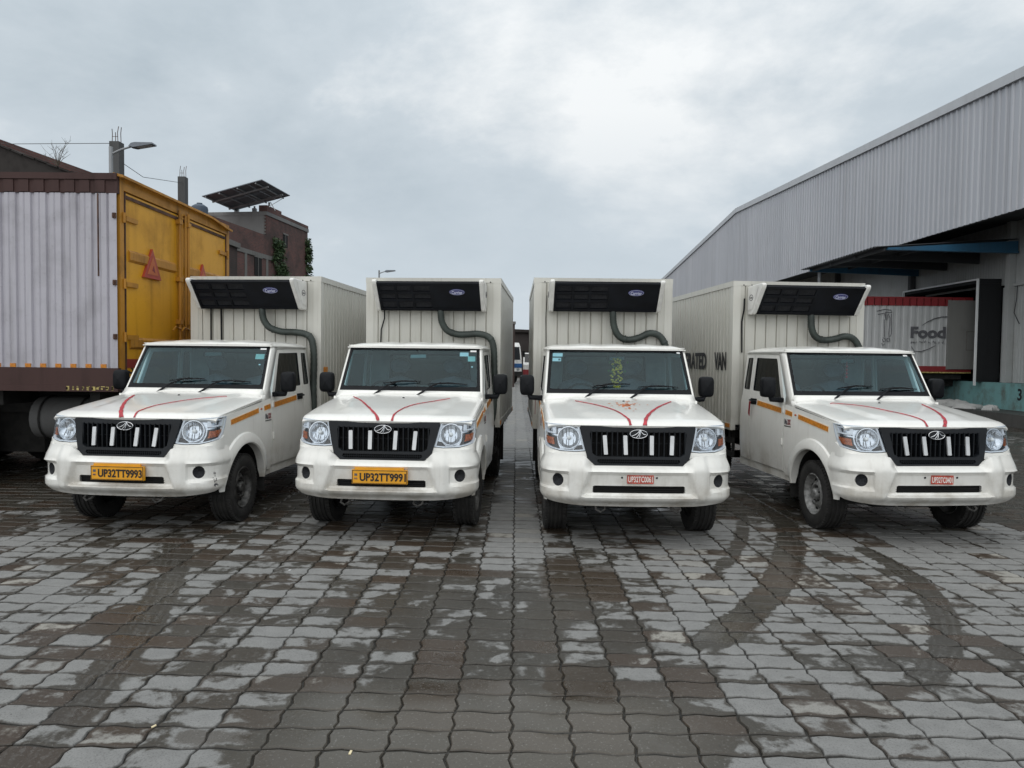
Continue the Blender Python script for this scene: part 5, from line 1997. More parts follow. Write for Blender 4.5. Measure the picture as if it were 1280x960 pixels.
b.tube([(0.6, 5.2, 4.96), (0.6, 5.2, 0.0)], 0.06, 10)
b.build('post', 'galvanised', cn)

# loading dock
dk = tag(empty('loading_dock', (14.2, 20, 0)), 'long teal painted concrete loading dock with the number 3 on it', 'dock')
b = MB()
b.box(0.0, 0.42, -14, 42, 0.36, 1.125)
b.build('dock_face', 'teal_paint', dk)
b = MB()
b.box(-0.95, 0.0, -14, 42, -0.01, 0.34)
b.box(0.0, 0.42, -14, 42, -0.01, 0.36)
b.build('ledge', 'wet_concrete', dk)
me = fit_text('3', 0.17, 0.34, 0.03)
add('dock_number', me, 'ink', dk, (-0.003, 20.02 - 20, 0.82), (PI / 2, 0, -PI / 2))
rg = random.Random(12)
for i, (x_, y_, sx, sy, sz, lb) in enumerate([(13.70, 22.3, 0.55, 0.42, 0.17, 'large pale plastic sack slumped on the dock ledge beside the black shelter'),
                                             (13.62, 21.35, 0.42, 0.30, 0.11, 'flat pale plastic sack on the ledge in front of the teal dock'),
                                             (13.75, 20.55, 0.22, 0.17, 0.12, 'small pale bundle on the dock ledge left of the number 3')]):
    V, Fc = grid_surf(20, 10, lambda u, v: Vector((math.cos(2 * PI * u) * math.sin(PI * (0.5 * v)) ** 0.7, math.sin(2 * PI * u) * math.sin(PI * 0.5 * v) ** 0.7, max(0.0, math.cos(PI * 0.5 * v)))))
    V = [Vector((p.x * sx * (1 + 0.25 * math.sin(7 * p.y + i)), p.y * sy * (1 + 0.2 * math.sin(6 * p.x + 2 * i)), p.z * sz * (1 + 0.35 * math.sin(9 * p.x + 5 * p.y + i)))) for p in V]
    o = add('plastic_sack', new_mesh('plastic_sack', V, Fc, 50), 'sack_white', None, (x_, y_, 0.342))
    tag(o, lb, 'sack', 'sacks on the dock ledge')

# dock shelter
sh = tag(empty('dock_shelter', (14.0, 21.65, 0)), 'black padded dock shelter with a pale front edge around the docked container', 'dock shelter')
for nm, a in (('near_curtain', (0.0, 0.68, 0.0, 0.14, 1.13, 4.12)), ('far_curtain', (0.0, 0.68, 4.0, 4.14, 1.13, 4.12)), ('top_curtain', (0.0, 0.68, 0.0, 4.14, 4.125, 4.26))):
    b = MB()
    b.box(*a)
    if nm != 'top_curtain':
        b.box(-0.02, 0.69, a[2] - 0.015 if a[2] == 0 else a[3], (a[2] if a[2] == 0 else a[3] + 0.015), 1.2, 4.0)
    b.build('side_curtain' if nm != 'top_curtain' else 'top_curtain', 'shelter_black', sh)
for y_ in (-0.018, 4.10):
    b = MB()
    b.box(-0.055, -0.004, y_, y_ + 0.055, 1.02, 4.262)
    b.build('edge_trim', 'white_trim', sh)
b = MB()
b.box(-0.05, -0.004, 0.04, 4.098, 4.215, 4.262)
b.build('edge_trim', 'white_trim', sh)

# container lorry backed into the dock
fl = tag(empty('docked_lorry', (8.6, 22.45, 0)), 'white container lorry with red top rail and Food lettering backed into the dock', 'lorry')
L_, H0, H1, WD = 5.75, 1.47, 3.76, 2.4
b = MB()
b.box(0.03, L_ - 0.02, 0.06, WD - 0.02, H0 + 0.02, H1 - 0.02)
cb_ = b.build('container', 'food_white', fl)
b = MB()
prof = []
x = 0.02
while x < L_ - 0.05:
    prof += [(x, 0.0), (x + 0.10, 0.0), (x + 0.125, 0.03), (x + 0.20, 0.03)]
    x += 0.225
for x_, d_ in prof:
    b.v += [Vector((x_, d_ + 0.012, H0 + 0.12)), Vector((x_, d_ + 0.012, H1 - 0.28))]
for i in range(len(prof) - 1):
    b.f.append((2 * i, 2 * i + 1, 2 * i + 3, 2 * i + 2))
b.build('side_sheet', 'food_white', cb_)
b = MB()
for i in range(26):
    b.box(i * 0.222 + 0.01, i * 0.222 + 0.20, -0.006, 0.05, H1 - 0.275, H1 - 0.05)
b.box(0, L_, -0.012, 0.05, H1 - 0.049, H1)
b.build('top_rail', 'food_red', cb_)
b = MB()
b.box(0, L_, -0.010, 0.05, H0 - 0.06, H0 + 0.119)
b.build('bottom_rail', 'food_red', cb_)
b = MB()
b.box(0, L_, -0.02, 0.0, H0 - 0.10, H0 - 0.061)
b.build('yellow_strip', 'faded_yellow', cb_)
b = MB()
b.box(4.98, 6.02, -0.075, -0.02, H0 + 0.03, H1 - 0.10)
b.box(4.95, 5.00, -0.085, -0.015, H0 + 0.02, H1 - 0.09)
dr = b.build('open_door', 'door_grey', cb_)
b = MB()
for a in ((5.52, 5.90, H0 + 0.62, H0 + 0.65), (5.52, 5.90, H0 + 1.20, H0 + 1.23), (5.52, 5.55, H0 + 0.651, H0 + 1.199), (5.87, 5.90, H0 + 0.651, H0 + 1.199)):
    b.box(a[0], a[1], -0.085, -0.0755, a[2], a[3])
b.build('door_placard', 'concrete', dr)
for tx_, x0, x1, z0, z1, bold in (('Food', 3.82, 4.93, 2.46, 2.83, 0.045),):
    me = fit_text(tx_, x1 - x0, z1 - z0, bold)
    add('lettering', me, 'ink_grey', cb_, ((x0 + x1) / 2, -0.004, (z0 + z1) / 2), (PI / 2, 0, 0))
b = MB()
rg = random.Random(4)
xx = 3.84
while xx < 4.86:                       # the small illegible line under the word, as pen strokes
    wd = rg.uniform(0.02, 0.05)
    b.tube([(xx, -0.003, 2.32 + rg.uniform(-0.03, 0.03)), (xx + wd * 0.5, -0.003, 2.36 + rg.uniform(-0.02, 0.05)), (xx + wd, -0.003, 2.32 + rg.uniform(-0.03, 0.02))], 0.008, 4)
    xx += wd + rg.choice((0.01, 0.015, 0.07))
b.tube([(4.18, -0.003, 2.87), (4.34, -0.003, 2.98), (4.55, -0.003, 3.08), (4.78, -0.003, 3.14), (4.96, -0.003, 3.15)], [0.008, 0.014, 0.018, 0.016, 0.012], 5)
b.tube([(3.86, -0.003, 2.20), (3.95, -0.003, 2.06), (4.15, -0.003, 2.04), (4.38, -0.003, 2.12), (4.62, -0.003, 2.24)], [0.010, 0.008, 0.014, 0.014, 0.008], 5)
b.build('logo_strokes', 'ink_grey', cb_)
b = MB()
for ln_ in ([(2.74, 3.30), (2.96, 3.36), (3.18, 3.34), (3.22, 3.26), (3.0, 3.27)], [(2.78, 3.20), (2.98, 3.24), (3.02, 3.08)], [(3.02, 3.24), (3.02, 3.04), (3.07, 3.04), (3.07, 3.2)], [(3.10, 3.22), (3.16, 3.10), (3.14, 2.6), (3.15, 2.48)],
            [(3.20, 3.22), (3.22, 2.6), (3.18, 2.5)], [(2.98, 3.04), (3.00, 2.5)], [(2.94, 2.42), (2.98, 2.34), (3.04, 2.36), (3.02, 2.46), (2.96, 2.46)], [(3.08, 2.44), (3.10, 2.34), (3.18, 2.36), (3.16, 2.46), (3.08, 2.44)], [(2.92, 2.3), (2.96, 2.22), (3.02, 2.28)]):
    b.tube([(a, -0.003, c) for a, c in ln_], 0.011, 4)
b.build('drawn_figure', 'ink_grey', cb_)
b = MB()
for y_ in (0.7, 1.7):
    b.box(-2.0, L_, y_ - 0.06, y_ + 0.06, 0.95, H0 - 0.105)
b.box(0.1, L_ - 0.2, 0.15, 2.25, 1.18, 1.33)
b.build('lorry_chassis', 'chassis', fl)


def big_wheel(parent, x, y, r_=0.5, wd=0.28, ax='y', nm='wheel'):
    rot = Matrix.Rotation(PI / 2, 4, 'X') if ax == 'y' else Matrix.Rotation(PI / 2, 4, 'Y')
    k = r_ / 0.5
    b = MB().lathe([(0.28 * k, -wd / 2 + 0.02), (0.36 * k, -wd / 2), (0.46 * k, -wd / 2 + 0.01), (0.5 * k, -wd / 2 + 0.05), (0.5 * k, wd / 2 - 0.05), (0.46 * k, wd / 2 - 0.01), (0.36 * k, wd / 2), (0.28 * k, wd / 2 - 0.02)], 32, rot)
    t = b.build(nm, 'rubber', parent, 40, loc=(x, y, r_ - 0.012))
    b = MB().lathe([(0.285 * k, -wd / 2 + 0.03), (0.26 * k, -wd / 2 + 0.05), (0.18 * k, -wd / 2 + 0.10), (0.08 * k, -wd / 2 + 0.08), (0.06 * k, -wd / 2 + 0.02), (0, -wd / 2 + 0.01)], 24, rot)
    b.lathe([(0.285 * k, wd / 2 - 0.03), (0.18 * k, wd / 2 - 0.10), (0, wd / 2 - 0.09)], 24, rot)
    b.build('rim', 'rim_steel', t, 40)
    return t


for x_ in (4.1, -1.2):
    for y_ in (0.32, 2.08):
        big_wheel(fl, x_, y_)


def simple_cab(parent, m_, body, lower, name='cab'):
    """forward-control lorry cab; local x right, y back, front at y=0; width 2.1"""
    b = MB()
    b.prism([(0.0, 0.55), (0.0, 1.45), (0.22, 2.35), (0.42, 2.60), (1.75, 2.62), (1.85, 2.5), (1.85, 0.55)], -1.02, 1.02, 'x', m_)
    c = b.build(name, body, parent)
    b = MB()
    b.prism([(0.005, 1.47), (0.195, 2.30), (0.18, 2.31), (-0.012, 1.47)], -0.92, 0.92, 'x', m_)
    b.build('windscreen', 'glass_dark', c)
    for s in (-1, 1):
        b = MB()
        b.prism([(0.30, 1.50), (0.46, 2.25), (1.15, 2.28), (1.15, 1.50)], s * 1.021, s * 1.03, 'x', m_)
        b.build('side_window', 'glass_dark', c)
        b = MB()
        b.box(s * 1.18 - 0.07, s * 1.18 + 0.07, 0.0, 0.08, 1.65, 2.05, m_)
        b.tube([m_ @ Vector((s * 1.0, 0.2, 2.1)), m_ @ Vector((s * 1.18, 0.06, 2.0))], 0.02, 5)
        b.build('wing_mirror', 'black_plastic', c)
        b = MB()
        b.lathe([(0, 0.02), (0.10, 0.015), (0.11, 0.0), (0.11, -0.03), (0, -0.03)], 14, m_ @ Matrix.Translation((s * 0.75, -0.005, 0.85)) @ Matrix.Rotation(PI / 2, 4, 'X'))
        b.build('headlight', 'reflector_bowl', c)
    b = MB()
    b.box(-1.03, 1.03, -0.03, 1.0, 0.95, 1.22, m_)
    b.build('lower_band', lower, c)
    b = MB()
    b.box(-1.05, 1.05, -0.10, 0.35, 0.40, 0.70, m_)
    b.build('bumper', 'chassis', c)
    return c


simple_cab(fl, Matrix.Translation((-2.05, 1.2, 0.1)) @ Matrix.Rotation(-PI / 2, 4, 'Z'), 'cab_white', 'food_red')

# ------------------------------------------------------------------ container lorry on the left
cl = tag(empty('container_lorry', (-4.80, 8.5, 0)), 'large container lorry with white ribbed side, maroon rails and yellow rear doors', 'lorry')
CL, CWD, CZ0, CZ1 = 8.2, 3.32, 1.235, 3.85
b = MB()
b.box(-CL, -0.05, 0.06, CWD - 0.02, CZ0 + 0.05, CZ1 - 0.03)
cb_ = b.build('container', 'container_maroon', cl)
# white ribbed side between rails
b = MB()
prof = [(-CL, 0.02)]
x = -0.115
xs = []
while x > -CL + 0.3:
    xs.append(x)
    x -= 0.183
for x in reversed(xs):
    prof += [(x - 0.165, 0.042), (x - 0.150, 0.020), (x - 0.105, 0.016), (x - 0.092, 0.026), (x - 0.080, 0.016), (x - 0.020, 0.018), (x - 0.008, 0.042)]
prof.append((-0.10, 0.022))
prof.append((-0.012, 0.022))
ZS0, ZS1 = CZ0 + 0.285, CZ1 - 0.235
for x_, d_ in prof:
    b.v += [Vector((x_, d_, ZS0)), Vector((x_, d_, ZS1))]
for i in range(len(prof) - 1):
    b.f.append((2 * i, 2 * i + 1, 2 * i + 3, 2 * i + 2))
b.build('side_sheet', 'container_white', cb_)
b = MB()
b.box(-CL, 0.0, 0.0, 0.07, CZ1 - 0.075, CZ1)
b.box(-CL, 0.0, 0.022, 0.07, CZ1 - 0.234, CZ1 - 0.0755)
for x in xs:
    b.box(x - 0.150, x - 0.030, 0.008, 0.0215, CZ1 - 0.225, CZ1 - 0.082)
b.build('top_rail', 'container_maroon', cb_)
b = MB()
b.box(-CL, 0.0, 0.006, 0.07, CZ0 + 0.075, CZ0 + 0.284)
b.box(-CL, 0.0, -0.008, 0.07, CZ0, CZ0 + 0.0745)
b.build('bottom_rail', 'container_maroon', cb_)
rm = MB().box(-0.034, 0.034, -0.004, 0.012, 0, 0.045).mesh('reflector')
for x in xs[:26]:
    add('reflector', rm, 'tape_orange', cb_, (x - 0.065, 0.012, ZS0 + 0.002))
b = MB()                                # worn lettering on the lower rail
rg = random.Random(21)
xx = -0.62
while xx < -0.06:
    b.box(xx, xx + rg.uniform(0.012, 0.03), -0.0105, -0.0085, CZ0 + 0.012 + rg.uniform(0, 0.012), CZ0 + 0.058 + rg.uniform(-0.02, 0.01))
    b.box(xx, xx + rg.uniform(0.02, 0.05), -0.0105, -0.0085, CZ0 + rg.choice((0.012, 0.034, 0.055)), CZ0 + rg.choice((0.0605, 0.0645)))
    xx += rg.uniform(0.052, 0.075)
b.build('worn_lettering', 'faded_yellow', cb_)
b = MB()
for z0, z1 in ((CZ0 + 0.29, CZ1 - 0.24),):
    b.box(-0.235, -0.222, 0.004, 0.02, z0 + 1.1, z1)
b.build('seam_strip', 'rust', cb_)
# rear end: yellow frame and two doors facing right
rf = MB()
rf.box(-0.06, 0.0, 0.075, 0.16, CZ0 + 0.02, CZ1 - 0.01)
rf.box(-0.06, 0.0, CWD - 0.10, CWD, CZ0 + 0.02, CZ1 - 0.01)
rf.box(-0.06, 0.0, 0.161, CWD - 0.101, CZ1 - 0.17, CZ1 - 0.01)
rf.box(-0.06, 0.0, 0.161, CWD - 0.101, CZ0 + 0.02, CZ0 + 0.16)
fr2 = rf.build('rear_frame', 'yellow_trim', cb_)
b = MB()
NN = 24
for i in range(NN):                      # bent rain gutter over the doors
    y0, y1 = 0.02 + (CWD - 0.04) * i / NN, 0.02 + (CWD - 0.04) * (i + 1) / NN
    s0, s1 = -0.07 * sstep(y0, 2.4, 3.3), -0.07 * sstep(y1, 2.4, 3.3)
    b.raw([Vector((x_, y_, z_ + s_)) for y_, s_ in ((y0, s0), (y1, s1)) for x_, z_ in ((-0.05, CZ1 - 0.02), (0.07, CZ1 - 0.045), (0.07, CZ1 - 0.015), (-0.05, CZ1 + 0.012))],
          [(0, 1, 5, 4), (1, 2, 6, 5), (2, 3, 7, 6), (3, 0, 4, 7), (0, 3, 2, 1), (4, 5, 6, 7)])
b.build('rain_gutter', 'yellow_trim', fr2)
dz0, dz1 = CZ0 + 0.17, CZ1 - 0.19
for k, (y0, y1) in enumerate(((0.175, CWD / 2 - 0.03), (CWD / 2 + 0.03, CWD - 0.115))):
    b = MB()
    b.box(-0.05, -0.012, y0, y1, dz0, dz1)
    d = b.build('rear_door', 'container_yellow', cb_)
    for zr in (2.88, 1.80):              # pressed ribs
        b = MB()
        b.raw([Vector((x_, y_, zr + dz)) for y_ in (y0 + 0.10, y1 - 0.16) for x_, dz in ((-0.0125, 0.10), (0.012, 0.07), (0.012, -0.02), (-0.0125, -0.05))], [(0, 1, 5, 4), (1, 2, 6, 5), (2, 3, 7, 6), (0, 3, 2, 1), (4, 5, 6, 7), (3, 0, 4, 7)])
        b.build('door_rib', 'yellow_trim', d)
    b = MB()
    b.box(-0.0115, -0.009, y0 + 0.02, y1 - 0.12, 1.52, 1.63)
    b.build('red_stripe', 'stripe_red', d)
    b = MB()
    b.box(-0.0115, 0.004, y0 + 0.02, y1 - 0.05, dz1 - 0.07, dz1 - 0.03)
    b.box(-0.0115, 0.004, y0 + 0.004, y0 + 0.022, dz0, dz1) if k == 0 else b.box(-0.0115, 0.004, y1 - 0.022, y1 - 0.004, dz0, dz1)
    b.build('door_seal', 'rust', d)
    # locking bars near the meeting edge
    yl = y1 - 0.10 if k == 0 else y0 + 0.10
    b = MB()
    b.tube([(0.030, yl, dz0 - 0.03), (0.030, yl, dz1 + 0.06)], 0.020, 8)
    b.tube([(0.022, yl + (0.07 if k == 0 else -0.07), dz0 - 0.02), (0.022, yl + (0.07 if k == 0 else -0.07), dz1 + 0.02)], 0.016, 8)
    for z_ in (dz0 + 0.15, dz0 + 0.75, dz0 + 1.35, dz1 - 0.1):
        b.box(-0.0115, 0.055, yl - 0.045, yl + 0.045, z_ - 0.03, z_ + 0.03)
    b.tube([(0.045, yl, 2.05), (0.06, yl - 0.20, 2.08), (0.05, yl - 0.26, 2.02)], 0.012, 6)
    b.build('lock_bar', 'yellow_trim', d, 40)
    yh = y0 + 0.02 if k == 0 else y1 - 0.02
    sg = 1 if k == 0 else -1
    for z_ in (1.55 + 0.35, 2.55, 3.35):
        b = MB()
        b.box(-0.0115, 0.014, min(yh, yh + sg * 0.26), max(yh, yh + sg * 0.26), z_ - 0.028, z_ + 0.028)
        b.tube([(0.012, yh - sg * 0.05, z_ - 0.06), (0.012, yh - sg * 0.05, z_ + 0.06)], 0.018, 8)
        b.build('hinge', 'yellow_trim', d, 40)
    # hazard triangle
    yc, zc2, h = (y0 + y1) / 2 + (-0.10 if k == 0 else -0.15), 2.81, 0.30
    tri = lambda q: [(yc - q, zc2 - 0.58 * q), (yc + q, zc2 - 0.58 * q), (yc, zc2 + 1.16 * q)]
    b = MB()
    b.prism(tri(0.222), -0.0115, 0.020, 'x')
    tr = b.build('hazard_triangle', 'triangle_red', d)
    b = MB()
    b.prism(tri(0.137), 0.0205, 0.024, 'x')
    b.build('triangle_centre', 'triangle_orange', tr)
    b = MB()
    b.prism([(yc - 0.02, zc2 - 0.02), (yc + 0.05, zc2 - 0.05), (yc + 0.015, zc2 + 0.045)], 0.0245, 0.026, 'x')
    b.build('triangle_mark', 'ink_red', tr)
    if k == 0:
        me = fit_text('Speed', 0.62, 0.19, 0.01)
        add('painted_word', me, 'ink', d, (-0.0105, y0 + 0.40, CZ0 + 0.26), (PI / 2, 0, PI / 2))
for z_ in (3.35, 2.55, 1.90):
    b = MB()
    b.box(-0.055, -0.015, 0.002, 0.020, z_ - 0.032, z_ + 0.032)
    b.box(-0.05, -0.03, -0.010, 0.0015, z_ - 0.02, z_ + 0.02)
    b.build('hinge_bracket', 'rust', cb_)
# running gear
b = MB()
for y_ in (0.95, 2.3):
    b.box(-CL - 2.2, -0.25, y_ - 0.07, y_ + 0.07, 0.90, CZ0 - 0.01)
for x_ in (-0.4, -1.6, -3.0, -4.5, -6.0):
    b.box(x_ - 0.06, x_ + 0.06, 0.2, 3.0, 1.05, CZ0 - 0.005)
b.box(-0.35, -0.15, 0.3, 3.0, 0.62, 0.80)
b.box(-4.4, -1.6, 1.05, 2.2, 0.35, 1.0)
ch = b.build('lorry_chassis', 'chassis', cl)
b = MB()
b.lathe([(0, -0.42), (0.20, -0.42), (0.27, -0.38), (0.28, 0), (0.27, 0.38), (0.20, 0.42), (0, 0.42)], 20, Matrix.Translation((-0.95, 0.62, 0.86)) @ Matrix.Rotation(PI / 2, 4, 'Y'))
tk = b.build('air_tank', 'pillar_dark', cl, 40)
for x_ in (-1.2, -0.7):
    b = MB()
    b.tube([(x_, 0.62 + 0.288 * math.cos(a * PI / 10), 0.86 + 0.288 * math.sin(a * PI / 10)) for a in range(21)], 0.012, 5, False)
    b.build('tank_strap', 'chassis', tk)
b = MB()
b.tube([(-0.55, 0.35, 1.22), (-0.42, 0.25, 1.05), (-0.36, 0.2, 0.9)], 0.02, 6)
b.build('tank_bracket', 'chassis', tk)
for x_ in (-2.6, -3.75):
    for y_ in (0.28, 0.60, 2.72, 3.04):
        big_wheel(cl, x_, y_, 0.5, 0.27)
for y_ in (0.5, 2.9):
    big_wheel(cl, -9.3, y_, 0.5, 0.27)
for y_ in (0.16, 3.02):
    b = MB()
    b.box(-4.4, -1.95, y_ - 0.02, y_ + 0.30, 1.04, 1.09)
    b.box(-1.96, -1.94, y_ - 0.02, y_ + 0.30, 0.35, 1.08)
    b.build('mudguard', 'chassis', cl)
simple_cab(cl, Matrix.Translation((-CL - 2.1, CWD / 2, 0.15)) @ Matrix.Rotation(-PI / 2, 4, 'Z') @ Matrix.Diagonal((1.2, 1, 1.05, 1)), 'container_maroon', 'container_yellow')

# ------------------------------------------------------------------ buildings on the left
bw = MB()
bw.box(-26, -6.2, 15.9, 16.15, 0, 2.35)
bwo = empty('boundary_wall', (-16, 16, 0))
bw.v = [v - Vector((-16, 16, 0)) for v in bw.v]
bw.build('brickwork', 'brick_dark', bwo)
b = MB()
b.box(-10.05, 9.85, -0.14, 0.19, 2.352, 2.42)
b.build('coping', 'concrete', bwo)
tag(bwo, 'low dark brick boundary wall behind the container lorry', 'wall')

hs = tag(empty('unfinished_house', (-12, 20, 0)), 'dark unfinished brick house with sloping roof and bare concrete pillars, behind the container', 'house')
b = MB()
b.box(-16.0, 0.95, -1.5, 8.0, -0.01, 5.9)
b.build('wall', 'brick_dark', hs)
b = MB()
b.box(-16.1, 1.05, -1.6, 8.1, 5.902, 6.10)
b.build('roof_slab', 'concrete', hs)
b = MB()
b.prism([(-7.5, 6.11), (0.95, 6.11), (0.95, 6.20), (-0.42, 6.70), (-2.55, 7.46), (-6.0, 8.68), (-7.5, 8.2)], 0.0, 6.5, 'y')
sr = b.build('sloping_roof', 'tile_roof', hs)
rg = random.Random(8)
tm = MB().box(-0.16, 0.16, -0.24, 0.24, 0, 0.045).mesh('roof_tile')
for i in range(18):
    for j in range(3):
        x_ = 0.6 - i * 0.33
        z_ = 6.33 + (0.6 - x_) * 0.3545 + 0.005
        add('roof_tile', tm, 'tile_roof', sr, (x_, 0.16 + j * 0.50, z_ + rg.uniform(0, 0.02)), (rg.uniform(-0.04, 0.04), 0.341 + rg.uniform(-0.05, 0.05), rg.uniform(-0.05, 0.05)))
for x_, y_, z0, z1 in ((0.73, 0.0, 6.1, 7.61), (-0.71, 7.0, 6.1, 8.40)):
    b = MB()
    b.box(x_ - 0.135, x_ + 0.135, y_ - 0.135, y_ + 0.135, z0, z1)
    p = b.build('concrete_pillar', 'pillar_dark', hs)
    b = MB()
    for q in ((-0.08, -0.08), (0.08, -0.08), (0.08, 0.08), (-0.08, 0.08)):
        h = rg.uniform(0.28, 0.46)
        b.tube([(x_ + q[0], y_ + q[1], z1 - 0.02), (x_ + q[0] * 0.9, y_ + q[1], z1 + h * 0.6), (x_ + q[0] * rg.uniform(0.5, 1.3), y_ + q[1], z1 + h)], 0.010, 5)
    b.tube([(x_ - 0.08, y_ - 0.08, z1 + 0.14), (x_ + 0.08, y_ - 0.08, z1 + 0.14)], 0.007, 4)
    b.build('rebar', 'rust', p)

tb = MB()
rg = random.Random(31)
for i in range(12):
    a = rg.uniform(-0.9, 0.9)
    h = rg.uniform(0.35, 1.0)
    p0 = Vector((0, 0, 0))
    p1 = p0 + Vector((a * 0.25, rg.uniform(-0.1, 0.1), h * 0.5))
    p2 = p0 + Vector((a * 0.65, rg.uniform(-0.2, 0.2), h))
    tb.tube([p0, p1, p2], [0.012, 0.008, 0.003], 4)
    for q in range(3):
        c = p1.lerp(p2, rg.random())
        tb.tube([c, c + Vector((rg.uniform(-0.22, 0.22), rg.uniform(-0.1, 0.1), rg.uniform(0.05, 0.25)))], [0.006, 0.002], 4)
o = tb.build('dry_shrub', 'twig', loc=(-12.9, 19.95, 6.93), scale=(0.85, 0.85, 0.75))
tag(o, 'bare dry shrub growing on the sloping roof edge', 'shrub')

sl2 = tag(empty('street_lamp', (-9.72, 17.0, 0)), 'street lamp with flat head beside the concrete pillar, above the container', 'street lamp')


def lamp_parts(root, top, arm, rise, head):
    b = MB()
    b.tube([(0, 0, 0), (0, 0, top * 0.5), (0, 0, top)], [0.07, 0.055, 0.045], 10)
    b.build('pole', 'galvanised', root, 40)
    b = MB()
    b.tube([(0, 0, top - 0.18), (arm * 0.5, 0, top - 0.18 + rise * 0.6), (arm, 0, top - 0.18 + rise)], [0.028, 0.026, 0.024], 8)
    b.build('arm', 'galvanised', root, 40)
    b = MB()
    m_ = Matrix.Translation((arm, 0, top - 0.18 + rise)) @ Matrix.Rotation(-0.16, 4, 'Y')
    b.prism([(-0.05, -0.02), (0.06, -0.06), (head, -0.055), (head, -0.02), (0.12, 0.05), (0.02, 0.045)], -0.11, 0.11, 'y', m_)
    h = b.build('lamp_head', 'panel_back', root)
    b = MB()
    b.box(0.12, head - 0.04, -0.09, 0.09, -0.062, -0.0605, m_)
    b.build('lens', 'lamp_white', h)


lamp_parts(sl2, 6.62, 0.52, 0.20, 0.52)
sl3 = tag(empty('street_lamp', (-7.78, 40.0, 0)), 'distant street lamp just above the second truck box', 'street lamp')
lamp_parts(sl3, 6.55, 0.36, 0.12, 0.55)
for pts, lb in ((((-30, 20.5, 8.2), (-22, 20.3, 7.75), (-15, 20.1, 7.56), (-11.3, 19.98, 7.58)), 'thin overhead wire running to the tall concrete pillar from the left'),
                (((-11.13, 20.05, 7.05), (-11.9, 22.6, 7.30), (-12.66, 26.85, 8.15)), 'thin wire strung between the two concrete pillars')):
    o = MB().tube([Vector(p) for p in pts], 0.009, 5).build('overhead_wire', 'wire')
    tag(o, lb, 'wire')

# brick building with solar panels
bc = tag(empty('brick_building', (-15.91, 45.0, 0), -0.13), 'tall red brick building with grey plastered parapet beneath the solar panels', 'building')
b = MB()
b.box(-10, 0, 0.0, 6.2, -0.01, 10.55)
b.build('wall', 'brick', bc)
b = MB()
b.box(-10, -0.002, -20, -0.002, -0.01, 9.28)
b.build('lower_wing', 'brick', bc)
b = MB()
b.box(-4.6, -0.12, -0.035, -0.0025, 9.29, 10.56)
b.build('plaster_panel', 'plaster_grey', bc)
b = MB()
b.box(-10.06, 0.06, -0.06, 6.26, 10.552, 10.78)
pp = b.build('parapet_slab', 'plaster_grey', bc)
b = MB()
b.box(-0.50, 0.05, 0.0, 2.0, 10.782, 11.18)
b.box(-0.2, 0.05, 2.002, 6.2, 10.782, 11.0)
b.build('parapet_wall', 'brick', bc)
for z0, z1 in ((7.78, 8.04), (4.6, 4.85)):
    b = MB()
    b.box(0.002, 0.05, -19.9, 0.8, z0, z1)
    b.build('floor_band', 'concrete', bc)
for y_ in (-2.6, 0.05, -6.0):
    b = MB()
    b.box(0.003, 0.04, y_ - 0.13, y_ + 0.13, 0, 7.775)
    b.build('concrete_column', 'concrete', bc)
for y0, y1, z0, z1 in ((2.3, 2.95, 8.95, 9.75), (-1.55, -0.65, 6.6, 7.72), (-5.2, -4.3, 6.6, 7.7)):
    b = MB()
    b.box(-0.001, 0.035, y0, y1, z0, z1)
    wn_ = b.build('window', 'void_black', bc)
    b = MB()
    b.box(0.036, 0.06, y0 - 0.06, y1 + 0.06, z1, z1 + 0.1)
    b.box(0.036, 0.05, (y0 + y1) / 2 - 0.02, (y0 + y1) / 2 + 0.02, z0, z1)
    b.build('window_frame', 'concrete', wn_)
for i in range(6):
    b = MB()
    b.box(-0.14, -0.02, -0.07, -0.036, 9.35 + i * 0.2, 9.45 + i * 0.2)
    b.build('quoin', 'concrete', bc)

sa = tag(empty('solar_array', (-16.75, 44.1, 10.8)), 'tilted rooftop solar array on steel legs over the brick building', 'solar array')
o_ = Vector((-16.75, 44.1, 10.8))
T_, R_, L__, B_ = Vector((-15.1, 42.0, 12.02)), Vector((-14.6, 45.7, 11.93)), Vector((-18.9, 42.5, 11.12)), Vector((-18.4, 46.2, 11.05))


def sq(u, v):
    return T_ * (1 - u) * (1 - v) + R_ * u * (1 - v) + L__ * (1 - u) * v + B_ * u * v - o_


nrm_ = (R_ - T_).cross(L__ - T_).normalized()
if nrm_.z < 0:
    nrm_ = -nrm_
for i in range(2):
    for j in range(4):
        u0, u1, v0, v1 = i / 2 + 0.005, (i + 1) / 2 - 0.005, j / 4 + 0.004, (j + 1) / 4 - 0.004
        q = [sq(u0, v0), sq(u1, v0), sq(u1, v1), sq(u0, v1)]
        b = MB()
        b.raw(q + [p + nrm_ * 0.045 for p in q], [(0, 3, 2, 1), (4, 5, 6, 7), (0, 1, 5, 4), (1, 2, 6, 5), (2, 3, 7, 6), (3, 0, 4, 7)])
        b.build('solar_panel', 'panel_back', sa)
b = MB()
for v in (0.12, 0.42, 0.72, 0.95):
    b.tube([sq(0.02, v) - nrm_ * 0.06, sq(0.98, v) - nrm_ * 0.06], 0.05, 6)
for u in (0.25, 0.75):
    b.tube([sq(u, 0.03) - nrm_ * 0.14, sq(u, 0.97) - nrm_ * 0.14], 0.055, 6)
b.build('support_frame', 'galvanised', sa)
